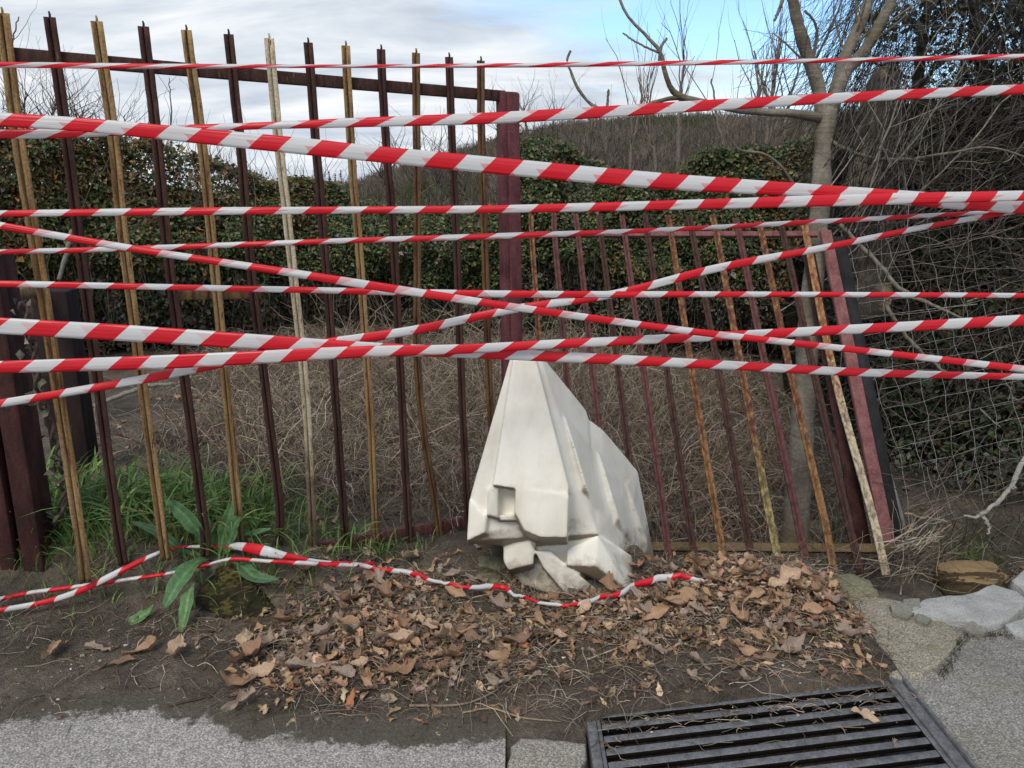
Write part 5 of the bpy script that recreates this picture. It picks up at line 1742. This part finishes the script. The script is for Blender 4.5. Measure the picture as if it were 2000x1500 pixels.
for pts, nb in [([(95, 300, 7.4, 5), (100, 240, 7.4, 4), (112, 190, 7.4, 2)], 34), ([(40, 300, 7.2, 5), (44, 240, 7.2, 4), (52, 180, 7.2, 2)], 26), ([(150, 300, 7.5, 4), (155, 250, 7.5, 4), (165, 215, 7.5, 2)], 26), ([(220, 320, 7.6, 4), (235, 270, 7.6, 3), (245, 225, 7.6, 2)], 18), ([(336, 310, 7.8, 3), (335, 220, 7.8, 2.5), (330, 150, 7.8, 1.5)], 3), ([(395, 330, 7.8, 3), (390, 260, 7.8, 2), (384, 190, 7.8, 1.2)], 3), ([(10, 150, 7.0, 4), (24, 90, 7.0, 3), (36, 32, 7, 2)], 3)]:
    sapling(LT, pts, nb, (0.2, 0.6), gen=2 if nb > 5 else 1, name='bare_shrub', group='bare shrubs on the left hedge', col=(0.13, 0.105, 0.08), up=0.5, spread=1.0)

# ------------------------------------------------------------------ the tangle on the right
TSK = [(1640, 380), (1662, 330), (1690, 265), (1760, 225), (1830, 205), (1900, 190), (1960, 175), (2050, 140), (2250, 120), (2500, 120)]
TY = [(1640, 5.9), (1800, 5.6), (2100, 5.25), (2500, 5.0)]
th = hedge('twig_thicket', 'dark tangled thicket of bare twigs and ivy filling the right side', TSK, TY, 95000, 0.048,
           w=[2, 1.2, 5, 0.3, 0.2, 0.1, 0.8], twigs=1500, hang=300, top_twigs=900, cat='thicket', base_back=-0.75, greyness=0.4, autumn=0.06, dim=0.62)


def tangle(mb, n, pxr, pyr, Yr, ang, sd, Lr, rad, cols, wts, kpts=7, curve=0.25, mask=None):
    px = rng.uniform(*pxr, n); py = rng.uniform(*pyr, n)
    if mask is not None:
        kp = rng.random(n) < mask(px, py)
        px, py = px[kp], py[kp]
    m = len(px)
    Y = rng.uniform(*Yr, m)
    P0 = np.array([at_depth(a, b, c) for a, b, c in zip(px, py, Y)])
    a = np.radians(rng.normal(ang, sd, m)); L = rng.uniform(*Lr, m)
    d = unit(np.column_stack([np.cos(a), rng.normal(0, 0.35, m), np.sin(a)]))
    b = rand_dirs(m) * curve
    t = np.linspace(-0.5, 0.5, kpts)
    P = P0[:, None] + d[:, None] * (L[:, None] * t)[..., None] + b[:, None] * (L[:, None] * (t ** 2))[..., None] + rng.normal(0, 0.012, (m, kpts, 3)) * L[:, None, None]
    gz = H(P[:, :, 0], P[:, :, 1]) + 0.01
    P[:, :, 2] = np.maximum(P[:, :, 2], gz)
    strands(mb, P, np.outer(rng.uniform(*rad, m), np.linspace(1, 0.45, kpts)), 3, pick(cols, wts, m, 0.22))


TW = [(0.070, 0.060, 0.052), (0.13, 0.115, 0.10), (0.030, 0.025, 0.022), (0.25, 0.225, 0.195)]
mb = MB()
inside = lambda px, py: (py > np.interp(px, [1600, 1640, 1700, 1800, 2000, 2300], [420, 330, 190, 150, 120, 100])) * 1.0
def boughs(mb, n, pxr, pyr, Yr, ang, sd, Lr, r0, cols, wts, sub=7, gen=2, mask=None):
    """curved limbs that divide into finer and finer twigs"""
    k = 0
    while k < n:
        px, py = rng.uniform(*pxr), rng.uniform(*pyr)
        if mask is not None and not mask(px, py):
            continue
        k += 1
        p = at_depth(px, py, rng.uniform(*Yr))
        a = math.radians(rng.normal(ang, sd)); L = rng.uniform(*Lr)
        d = unit(np.array([math.cos(a), rng.normal(0, 0.3), math.sin(a)]))
        t = np.linspace(0, 1, 12)
        Q = p + d * (L * t)[:, None] + unit(rng.normal(0, 1, 3)) * (0.22 * L * t ** 2)[:, None] + rng.normal(0, 0.008, (12, 3)) * L
        Q[:, 2] = np.maximum(Q[:, 2], H(Q[:, 0], Q[:, 1]) + 0.02)
        R = rng.uniform(*r0) * np.linspace(1, 0.35, 12)
        c = pick(cols, wts, 1, 0.2)
        strands(mb, Q[None], R[None], 5, c)
        branchlets(mb, Q, R, sub, (0.15 * L, 0.5 * L), 0.15, 0.9, c[0], gen, 0.1, 0.04, 6, 0.5)


ins1 = lambda px, py: py > np.interp(px, [1600, 1640, 1700, 1800, 2000, 2300], [460, 360, 260, 230, 200, 180])
boughs(mb, 120, (1640, 2250), (200, 520), (5.0, 5.7), 35, 30, (0.5, 1.6), (0.0025, 0.008), TW, [4, 4, 2, 1.6], 8, mask=ins1)
boughs(mb, 70, (1660, 2250), (480, 820), (4.9, 5.4), 60, 60, (0.4, 1.2), (0.002, 0.006), TW, [4, 4, 2, 1.6], 7)
tangle(mb, 260, (1640, 2300), (200, 760), (5.0, 5.6), 33, 25, (0.3, 1.3), (0.0012, 0.004), TW, [4, 4, 3, 1.2], mask=inside)
tangle(mb, 420, (1630, 2300), (200, 900), (4.9, 5.5), 100, 65, (0.12, 0.6), (0.001, 0.0026), TW, [4, 4, 3, 1.0], mask=inside, curve=0.8)
tangle(mb, 130, (1600, 2200), (480, 980), (4.6, 5.2), 20, 70, (0.2, 0.9), (0.0012, 0.003), TW, [3, 4, 2, 2], curve=0.6)
o = mb.build('stems', M['twig'], th)

# hanging creeper stems beside the forked tree
e = empty('creeper_tree', at_depth(1770, 900, 5.9), 'creeper hung tree with dark ivy clumps against the sky at top right', 'tree')
mb = MB()
limb_px(mb, [(1790, 800, 5.9, 40), (1795, 500, 5.95, 36), (1790, 260, 6.0, 26), (1795, 120, 6.0, 20), (1815, 0, 6.0, 16), (1830, -120, 6, 12)], 24, 8, np.array([0.06, 0.05, 0.042]), 0.006)
limb_px(mb, [(1960, 700, 5.6, 44), (1950, 420, 5.65, 36), (1930, 200, 5.7, 28), (1905, 60, 5.7, 22), (1900, -80, 5.7, 16)], 24, 8, np.array([0.05, 0.042, 0.036]), 0.006)
limb_px(mb, [(1800, 165, 6.0, 9), (1840, 120, 6, 8), (1900, 80, 6, 7), (1960, 40, 6, 5), (2020, -10, 6, 4)], 20, 6, np.array([0.06, 0.05, 0.042]), 0.006)
limb_px(mb, [(1795, 160, 6.0, 7), (1760, 145, 6, 6), (1720, 130, 6, 5), (1660, 95, 6, 4), (1640, 80, 6, 3)], 20, 6, np.array([0.06, 0.05, 0.042]), 0.006)
limb_px(mb, [(1940, 150, 5.7, 10), (1985, 110, 5.7, 9), (2040, 60, 5.7, 7), (2100, 20, 5.7, 4)], 20, 6, np.array([0.06, 0.05, 0.042]), 0.006)
mb.build('trunk', M['twig'], e)
mb = MB()
DK = [(0.060, 0.052, 0.048), (0.035, 0.030, 0.030), (0.10, 0.088, 0.078)]
tangle(mb, 420, (1640, 1790), (-60, 420), (5.5, 6.1), 70, 11, (0.5, 1.6), (0.0015, 0.0035), DK, [4, 3, 1.5], curve=0.25)
tangle(mb, 240, (1560, 1720), (-40, 260), (5.4, 6.0), 52, 22, (0.3, 1.2), (0.001, 0.0022), DK, [4, 3, 1], curve=0.4)
tangle(mb, 900, (1740, 2200), (-60, 300), (5.3, 6.2), 45, 55, (0.2, 0.9), (0.001, 0.0028), DK, [4, 4, 1], curve=0.5)
tangle(mb, 500, (1850, 2200), (-60, 350), (5.0, 5.8), -32, 16, (0.3, 0.9), (0.001, 0.0022), DK, [4, 4, 1], curve=0.4)
mb.build('creeper_stems', M['twig'], e)
mb = MB()
cl = [(1880, 20, 62), (1930, 60, 55), (1990, 20, 75), (2060, 80, 90), (1990, 130, 60), (1945, 165, 50), (1820, 40, 40), (1770, 20, 32), (1850, 100, 30), (1890, 150, 40), (1960, 205, 60), (2040, 190, 70), (1790, 85, 26), (1735, 60, 22), (1800, 190, 46), (1870, 205, 50), (1740, 130, 18), (1700, 40, 18), (2120, 20, 90), (1930, -20, 60), (1850, -10, 40)]
for (a, b, r) in cl:
    m = int(r * r * 0.062)
    ox = rng.normal(0, r * 0.55, m); oy = rng.normal(0, r * 0.5, m)
    P = np.array([at_depth(a + i, b + j, 5.75 + rng.normal(0, 0.22)) for i, j in zip(ox, oy)])
    s = rng.uniform(0.03, 0.07, m)
    leaves(mb, P, unit(rand_dirs(m) + [0, 0, -0.5]), rand_dirs(m), s, s * 0.7, pick([(0.020, 0.028, 0.016), (0.035, 0.045, 0.022), (0.05, 0.05, 0.03)], [4, 3, 1], m, 0.25))
mb.build('crown', M['leaf'], e)

# broken trunk in the thicket
mb = MB()
limb_px(mb, [(1690, 620, 5.33, 92), (1694, 480, 5.38, 88), (1700, 350, 5.42, 82), (1712, 240, 5.45, 74), (1722, 178, 5.48, 62), (1728, 148, 5.5, 40), (1730, 140, 5.5, 8)], 40, 16, None, 0.006)
k = NT('rotten_bark')
_n = k.noise(4, 7, 0.68, (1.5, 1.5, 0.4))
k.bump(k.noise(16, 6, 0.7, (2.5, 2.5, 0.35)), 1.0, 0.03)
M['rotten'] = k.done(k.mix(k.ramp(k.noise(2.6, 5, 0.65, loc=(1, 3, 2)), [(0.50, 0), (0.60, 1)]), k.ramp(_n, [(0.3, (0.05, 0.043, 0.036)), (0.6, (0.12, 0.105, 0.088)), (0.75, (0.17, 0.15, 0.125))]), (0.36, 0.29, 0.20)), 0.95, 0.1)
p = at_depth(1690, 640, 5.33)
dt = empty('broken_trunk', (p[0], p[1], float(H(p[0], p[1]))), 'thick broken dead trunk wrapped in twigs right of the forked tree', 'dead tree')
mb.build('trunk', M['rotten'], dt, smooth=True)
mb = MB()
tangle(mb, 170, (1645, 1770), (170, 480), (4.95, 5.2), 78, 14, (0.3, 1.0), (0.002, 0.005), TW, [3, 3, 2, 1.5], curve=0.35)
mb.build('creeper', M['twig'], dt)

M['wire'] = metal_mat('rusting_wire', [(0.35, (0.20, 0.19, 0.175)), (0.65, (0.42, 0.41, 0.39))], streak=(2, 2, 2))
M['grey_post'] = metal_mat('dull_zinc', [(0.3, (0.10, 0.10, 0.10)), (0.7, (0.22, 0.22, 0.21))], streak=(5, 5, 2))
# ------------------------------------------------------------------ wire fence
wf = empty('wire_fence', at_depth(1772, 1055, 3.66), 'sagging square wire mesh fence with a thin grey post right of the gate', 'fence')
BL, TL, BR, TR = at_depth(1776, 1035, 3.66), at_depth(1642, 448, 4.95), at_depth(2300, 892, 4.6), at_depth(2150, 340, 6.0)
mb = MB()
NR, NC = 18, 15
kk = np.linspace(0, 1, 40)


def fpt(s, t):
    s = np.asarray(s); t = np.asarray(t)
    p = (BL[None] * ((1 - s) * (1 - t))[:, None] + BR[None] * (s * (1 - t))[:, None] + TL[None] * ((1 - s) * t)[:, None] + TR[None] * (s * t)[:, None])
    p[:, 1] += 0.10 * (fbm(s * 4 + 1, t * 4, 61) - 0.5) + 0.06 * np.sin(s * 5) * (1 - t)
    p[:, 2] += 0.05 * (fbm(s * 5 + 9, t * 4, 63) - 0.5) - 0.04 * np.sin(s * 3.1)
    p[:, 0] += 0.05 * (fbm(s * 4 + 5, t * 5, 62) - 0.5)
    return p


W = []
for r in range(NR):
    W.append(fpt(kk, np.full(40, r / (NR - 1))))
for c in range(NC):
    s = np.full(40, c / (NC - 1))
    zig = 0.05 / NC * np.sin(kk * (NR - 1) * math.pi) * (1 if c % 2 else -1)
    W.append(fpt(s + zig + 0.012 * np.sin(kk * 9 + c), kk))
W = np.array(W) + rng.normal(0, 0.0012, (NR + NC, 40, 3))
strands(mb, W, 0.00115, 4, np.full((NR + NC, 3), 1.0))
mb.build('wire_mesh', M['wire'], wf)
mb = MB()
P = np.array([at_depth(1774, 1062, 3.64), at_depth(1758, 1000, 3.72), at_depth(1738, 930, 3.82), at_depth(1700, 760, 4.15)])
strands(mb, P[None], 0.012, 8)
mb.build('post', M['grey_post'], wf)


def branch_thing(name, label, parts, col, cat='branch'):
    mb = MB()
    for pts in parts:
        limb_px(mb, pts, 22, 7, np.array(col), 0.003)
    c = at_depth(*parts[0][0][:3])
    return tag(mb.build(name, M['twig'], loc=c), label, cat)


branch_thing('dead_branch', 'whitish bare branch hooked over the bottom of the wire fence', [
    [(2030, 860, 3.85, 9), (1990, 915, 3.75, 10), (1978, 945, 3.72, 10), (1955, 975, 3.68, 9), (1930, 995, 3.64, 8), (1908, 1010, 3.6, 7), (1880, 1008, 3.6, 4)],
    [(1918, 1006, 3.62, 7), (1926, 1018, 3.6, 6), (1932, 1030, 3.6, 6), (1928, 1044, 3.58, 3)], [(1970, 958, 3.7, 5), (1985, 952, 3.68, 3)]], (0.30, 0.28, 0.25))
branch_thing('dead_branch', 'straight thin pole lying at the foot of the wire fence', [[(1766, 1002, 3.72, 5), (1800, 1010, 3.7, 5), (1850, 1018, 3.68, 4)]], (0.22, 0.18, 0.13))
branch_thing('dead_branch', 'long pale bough slanting across the dark thicket behind the wire fence', [[(1640, 440, 5.0, 8), (1720, 520, 4.9, 9), (1765, 570, 4.85, 9), (1830, 600, 4.8, 7), (1900, 630, 4.8, 5)], [(1730, 600, 4.8, 9), (1790, 680, 4.8, 8), (1850, 730, 4.8, 5)]], (0.17, 0.15, 0.12))
branch_thing('fallen_pole', 'pale fallen pole leaning low beside the left hedge behind the bars', [[(165, 803, 4.9, 9), (215, 780, 5.0, 9), (280, 757, 5.1, 9), (340, 748, 5.2, 8)]], (0.20, 0.185, 0.16))
branch_thing('fallen_pole', 'upright bare pole standing in the left hedge behind the second bar', [[(115, 548, 5.4, 8), (128, 500, 5.45, 9), (140, 450, 5.5, 8)]], (0.16, 0.15, 0.13))

# dry stems at the fence foot
mb = MB()
tangle(mb, 60, (1740, 1840), (1020, 1130), (3.35, 3.62), 35, 40, (0.1, 0.4), (0.0012, 0.0028), STRAW, [4, 3, 2, 3], curve=0.4)
tangle(mb, 170, (1560, 2050), (1070, 1160), (3.2, 3.7), 10, 60, (0.08, 0.35), (0.001, 0.0025), STRAW + [(0.07, 0.055, 0.04)], [2, 3, 3, 0.5, 4], curve=0.6)
tangle(mb, 420, (1740, 2150), (900, 1110), (3.55, 4.5), 15, 60, (0.08, 0.5), (0.001, 0.003), [(0.05, 0.042, 0.035), (0.10, 0.085, 0.07), (0.22, 0.18, 0.14)], [4, 3, 1], curve=0.6)
tangle(mb, 26, (1785, 1822), (1048, 1066), (3.4, 3.45), 20, 14, (0.12, 0.22), (0.0016, 0.003), STRAW, [3, 1, 1, 4], curve=0.2)
tag(mb.build('dry_stalks', M['straw']), kind='stuff')
stick([(1758, 1166), (1764, 1130), (1776, 1085)], 0.004, 'bent weed stem rising from the ditch edge by the wire fence', (0.25, 0.20, 0.14))

# ------------------------------------------------------------------ grass and broad leaved weeds on the left bank
GR = [(0.13, 0.235, 0.055), (0.17, 0.28, 0.075), (0.095, 0.17, 0.046), (0.24, 0.31, 0.115), (0.33, 0.29, 0.15)]


def blades(mb, x, y, L, w, lean=0.6, cols=GR, wts=(4, 4, 3, 1.5, 0.8)):
    m = len(x)
    n = 7
    t = np.linspace(0, 1, n)
    a = rng.uniform(0, 6.28, m)
    d = np.column_stack([np.cos(a), np.sin(a)])
    arch = rng.uniform(0.3, 1.0, m) * lean
    out = L[:, None] * (0.15 * t + arch[:, None] * t ** 2.2)
    upz = L[:, None] * (t - (0.35 + 0.75 * arch[:, None]) * 0.62 * t ** 2.4)
    C = np.zeros((m, n, 3))
    C[:, :, 0] = x[:, None] + d[:, :1] * out
    C[:, :, 1] = y[:, None] + d[:, 1:] * out
    C[:, :, 2] = H(x, y)[:, None] - 0.01 + upz
    s = np.column_stack([-d[:, 1], d[:, 0], 0 * a]) 
    tw = rng.normal(0, 0.5, m)
    s = unit(s * np.cos(tw)[:, None] + np.column_stack([d * 0, np.ones(m)]) * np.sin(tw)[:, None] * 0.5)
    ww = (w[:, None] * np.array([0.6, 0.9, 1.0, 0.95, 0.8, 0.5, 0.04])[None]) * 0.5
    Lf = C - s[:, None] * ww[..., None]; Rt = C + s[:, None] * ww[..., None]
    Md = C.copy(); Md[:, :, 2] -= ww * 0.5
    V = np.stack([Lf, Md, Rt], 2)
    i = np.arange(m * n * 3).reshape(m, n, 3)
    F = np.concatenate([np.stack([i[:, :-1, j], i[:, :-1, j + 1], i[:, 1:, j + 1], i[:, 1:, j]], -1).reshape(-1, 4) for j in (0, 1)])
    mb.add(V.reshape(-1, 3), F, np.repeat(pick(cols, wts, m, 0.2), n * 3, 0))


def gdens(x, y):
    d = sstep(-0.62, -1.15, x) * sstep(2.72, 2.90, y) * sstep(3.75, 3.25, y)
    d = d * (0.35 + 0.9 * (fbm(x * 3, y * 3, 77) - 0.25))
    d = np.maximum(d, 0.5 * np.exp(-((x + 0.72) / 0.16) ** 2 - ((y - 3.22) / 0.1) ** 2))
    return d


mb = MB()
x, y = draw(5600, -2.5, -0.45, 2.7, 3.8, gdens)
blades(mb, x, y, rng.uniform(0.07, 0.24, len(x)), rng.uniform(0.004, 0.009, len(x)))
x, y = draw(1300, -2.3, -1.1, 2.95, 3.5, gdens)
blades(mb, x, y, rng.uniform(0.22, 0.38, len(x)), rng.uniform(0.007, 0.015, len(x)), 0.75)
x, y = draw(4000, -2.5, -0.5, 2.66, 3.7, gdens)
blades(mb, x, y, rng.uniform(0.03, 0.08, len(x)), rng.uniform(0.003, 0.005, len(x)))
x, y = draw(900, -2.4, -0.75, 2.55, 2.85, lambda x, y: 0.35 + 0 * x)
blades(mb, x, y, rng.uniform(0.02, 0.09, len(x)), rng.uniform(0.002, 0.004, len(x)), 0.9, GR + [(0.25, 0.2, 0.11)], (2, 2, 2, 1, 3, 4))
x, y = draw(500, -0.85, -0.3, 3.1, 3.4, lambda x, y: 0.4 * np.exp(-((x + 0.68) / 0.13) ** 2) + 0.25 * np.exp(-((x + 0.45) / 0.1) ** 2))
blades(mb, x, y, rng.uniform(0.03, 0.12, len(x)), rng.uniform(0.003, 0.006, len(x)))
p = at_depth(1915, 950, 4.3)
m_ = 110
blades(mb, p[0] + rng.normal(0, 0.10, m_), p[1] + rng.normal(0, 0.08, m_), rng.uniform(0.12, 0.32, m_), rng.uniform(0.004, 0.008, m_), 0.8)
seam = spline([ground_at(a, b, 0.01) for a, b in [(1838, 1318), (1858, 1292), (1880, 1246), (1930, 1238), (2000, 1240), (2060, 1246)]], 60)
i_ = rng.integers(0, 60, 420)
x = seam[i_, 0] + rng.normal(0, 0.010, 420); y = seam[i_, 1] + rng.normal(0, 0.010, 420)
n0 = len(mb.v)
blades(mb, x, y, rng.uniform(0.008, 0.022, 420), rng.uniform(0.002, 0.004, 420), 0.9, [(0.06, 0.06, 0.02), (0.10, 0.10, 0.03), (0.05, 0.04, 0.03)], (2, 2, 3))
for q in range(n0, len(mb.v)):
    mb.v[q] = mb.v[q] + np.repeat((0.012 - H(x, y))[:, None], 21, 1).reshape(-1, 1) * np.array([0, 0, 1.0])
tag(mb.build('grass', M['grass']), kind='stuff')

M['dock'] = None
k = NT('dock_leaf')
_a = k.attr()
_v = k.noise(60, 4, 0.6)
_c = k.mix(1.0, _a, k.ramp(_v, [(0.3, 0.7), (0.7, 1.3)]), 'MULTIPLY')
_h = k.noise(9, 6, 0.7, loc=(4, 4, 4))
_c = k.mix(k.ramp(_h, [(0.64, 0), (0.70, 0.8)]), _c, (0.20, 0.17, 0.06))
k.bump(k.noise(110, 3, 0.6), 0.5, 0.004)
k.done(_c, 0.55, 0.35)
_tr = k.n('ShaderNodeBsdfTranslucent'); k.l(_c, _tr.inputs[0])
_mx = k.n('ShaderNodeMixShader'); _mx.inputs[0].default_value = 0.22
k.l(k.p.outputs[0], _mx.inputs[1]); k.l(_tr.outputs[0], _mx.inputs[2]); k.l(_mx.outputs[0], k.t.nodes['Material Output'].inputs[0])
M['dock'] = k.m


def broad_leaf(pts, wpx, parent, col, face=(0, -1, 0.35), wavy=0.12, fold=0.30):
    P = spline([at_depth(a, b, c) for a, b, c in pts], 26)
    t = np.linspace(0, 1, 26)
    T = unit(np.gradient(P, axis=0))
    n = unit(np.asarray(face, float) - T * (T @ np.asarray(face, float))[:, None])
    s = np.cross(T, n)
    w = wpx / FPX * np.linalg.norm(P - CAM, axis=1) / 2
    w = w * np.clip(np.sin(np.pi * np.clip(t * 0.86 + 0.10, 0, 1)) ** 0.8, 0.05, 1) * np.interp(t, [0, 0.2, 0.4, 0.93, 1.0], [0.22, 0.5, 0.95, 0.9, 0.12])
    cols = np.linspace(-1, 1, 9)
    V = P[:, None] + s[:, None] * (w[:, None] * cols[None])[..., None]
    ridge = np.abs(cols) * fold - 0.05 * np.cos(cols * 9)
    V = V + n[:, None] * (w[:, None] * (ridge[None] + wavy * np.sin(t * 21)[:, None] * np.abs(cols)[None]))[..., None]
    i = np.arange(26 * 9).reshape(26, 9)
    F = np.stack([i[:-1, :-1], i[:-1, 1:], i[1:, 1:], i[1:, :-1]], -1).reshape(-1, 4)
    c = np.broadcast_to(np.array(col), (26, 9, 3)).copy()
    c[:, 4] = np.array(col) * 1.5
    c[:, [2, 6]] *= 0.85
    mb = MB().add(V.reshape(-1, 3), F, c.reshape(-1, 3))
    o = mb.build('leaf', M['dock'], parent, smooth=True)
    so = o.modifiers.new('thick', 'SOLIDIFY'); so.thickness = 0.0008
    return o


dk = empty('dock_plant', at_depth(415, 1098, 2.93), 'broad leaved green weed growing over the mossy boulder', 'plant', 'broad leaved weeds')
G1, G2, G3 = (0.095, 0.19, 0.080), (0.115, 0.22, 0.085), (0.075, 0.15, 0.068)
broad_leaf([(405, 1092, 2.93), (392, 1045, 2.90), (368, 1014, 2.88), (344, 990, 2.88), (327, 977, 2.89)], 30, dk, G1)
broad_leaf([(426, 1092, 2.93), (436, 1045, 2.93), (446, 1010, 2.92), (455, 978, 2.92)], 24, dk, G2, (0.3, -1, 0.2))
broad_leaf([(432, 1092, 2.94), (450, 1050, 2.92), (460, 1022, 2.90), (470, 1010, 2.88)], 30, dk, G1, (-0.3, -1, 0.3))
broad_leaf([(420, 1092, 2.94), (417, 1054, 2.95), (408, 1012, 2.96)], 16, dk, G2)
broad_leaf([(414, 1090, 2.92), (384, 1098, 2.84), (356, 1128, 2.74), (336, 1160, 2.68), (319, 1190, 2.66)], 34, dk, G1, (0, -0.8, 0.7))
broad_leaf([(380, 1138, 2.74), (370, 1160, 2.69), (363, 1195, 2.64), (352, 1243, 2.60)], 27, dk, G2, (-0.2, -1, 0.4))
broad_leaf([(400, 1092, 2.93), (345, 1068, 2.90), (305, 1038, 2.88), (255, 1018, 2.87)], 20, dk, G3, (0, -0.7, 0.8))
broad_leaf([(450, 1096, 2.92), (474, 1108, 2.84), (500, 1128, 2.78), (545, 1132, 2.76)], 27, dk, G3, (0.2, -0.7, 0.9))
broad_leaf([(300, 1180, 2.72), (285, 1198, 2.68), (258, 1214, 2.66), (228, 1229, 2.65)], 20, dk, G2, (0, -0.7, 0.9))
broad_leaf([(480, 1045, 2.98), (500, 1040, 2.97), (530, 1032, 2.96)], 12, dk, G1, (0, -0.7, 0.8))
broad_leaf([(410, 1092, 2.94), (398, 1060, 2.95), (388, 1035, 2.96), (372, 1030, 2.95)], 16, dk, G3, (0.2, -1, 0.4))
broad_leaf([(440, 1094, 2.95), (462, 1060, 2.97), (478, 1040, 2.98), (496, 1046, 2.97)], 15, dk, G2, (-0.2, -1, 0.5))
broad_leaf([(410, 1094, 2.92), (380, 1100, 2.88), (350, 1112, 2.83), (322, 1118, 2.80)], 14, dk, G3, (0, -0.7, 0.9))
d2 = empty('dock_plant', at_depth(185, 1035, 3.15), 'broad leaved green weed beside the rusty post among tall grass', 'plant', 'broad leaved weeds')
broad_leaf([(196, 1050, 3.12), (190, 1010, 3.1), (178, 972, 3.08), (154, 952, 3.06)], 20, d2, G1)
broad_leaf([(150, 1060, 3.0), (128, 1052, 2.98), (108, 1062, 2.96)], 20, d2, G2, (0, -0.8, 0.7))
broad_leaf([(155, 1066, 3.0), (130, 1080, 2.97), (106, 1074, 2.96)], 16, d2, G3, (0, -0.8, 0.7))

# creeper twisted round the left post
mb = MB()
P = spline([at_depth(a, b, c) for a, b, c in [(112, 1030, 2.95), (125, 960, 2.93), (122, 900, 2.91), (105, 850, 2.89), (85, 790, 2.86), (70, 720, 2.83), (60, 640, 2.82), (40, 590, 2.82)]], 60)
ph_ = np.linspace(0, 40, 60)
P2 = P + np.column_stack([np.cos(ph_), np.sin(ph_), 0 * ph_]) * 0.012
P3 = P + np.column_stack([np.cos(ph_ + 3), np.sin(ph_ + 3), 0 * ph_]) * 0.012
strands(mb, np.array([P2, P3]), 0.007, 6, np.array([(0.085, 0.06, 0.05), (0.10, 0.075, 0.06)]))
m_ = 60
i_ = rng.integers(0, 60, m_)
leaves(mb, P[i_] + rng.normal(0, 0.02, (m_, 3)), rand_dirs(m_), rand_dirs(m_), 0.05, 0.03, pick([(0.12, 0.10, 0.08), (0.2, 0.18, 0.15)], [2, 1], m_))
tag(mb.build('creeper', M['twig'], loc=P[0]), 'dead twisted creeper stem climbing the rusty red post', 'creeper')
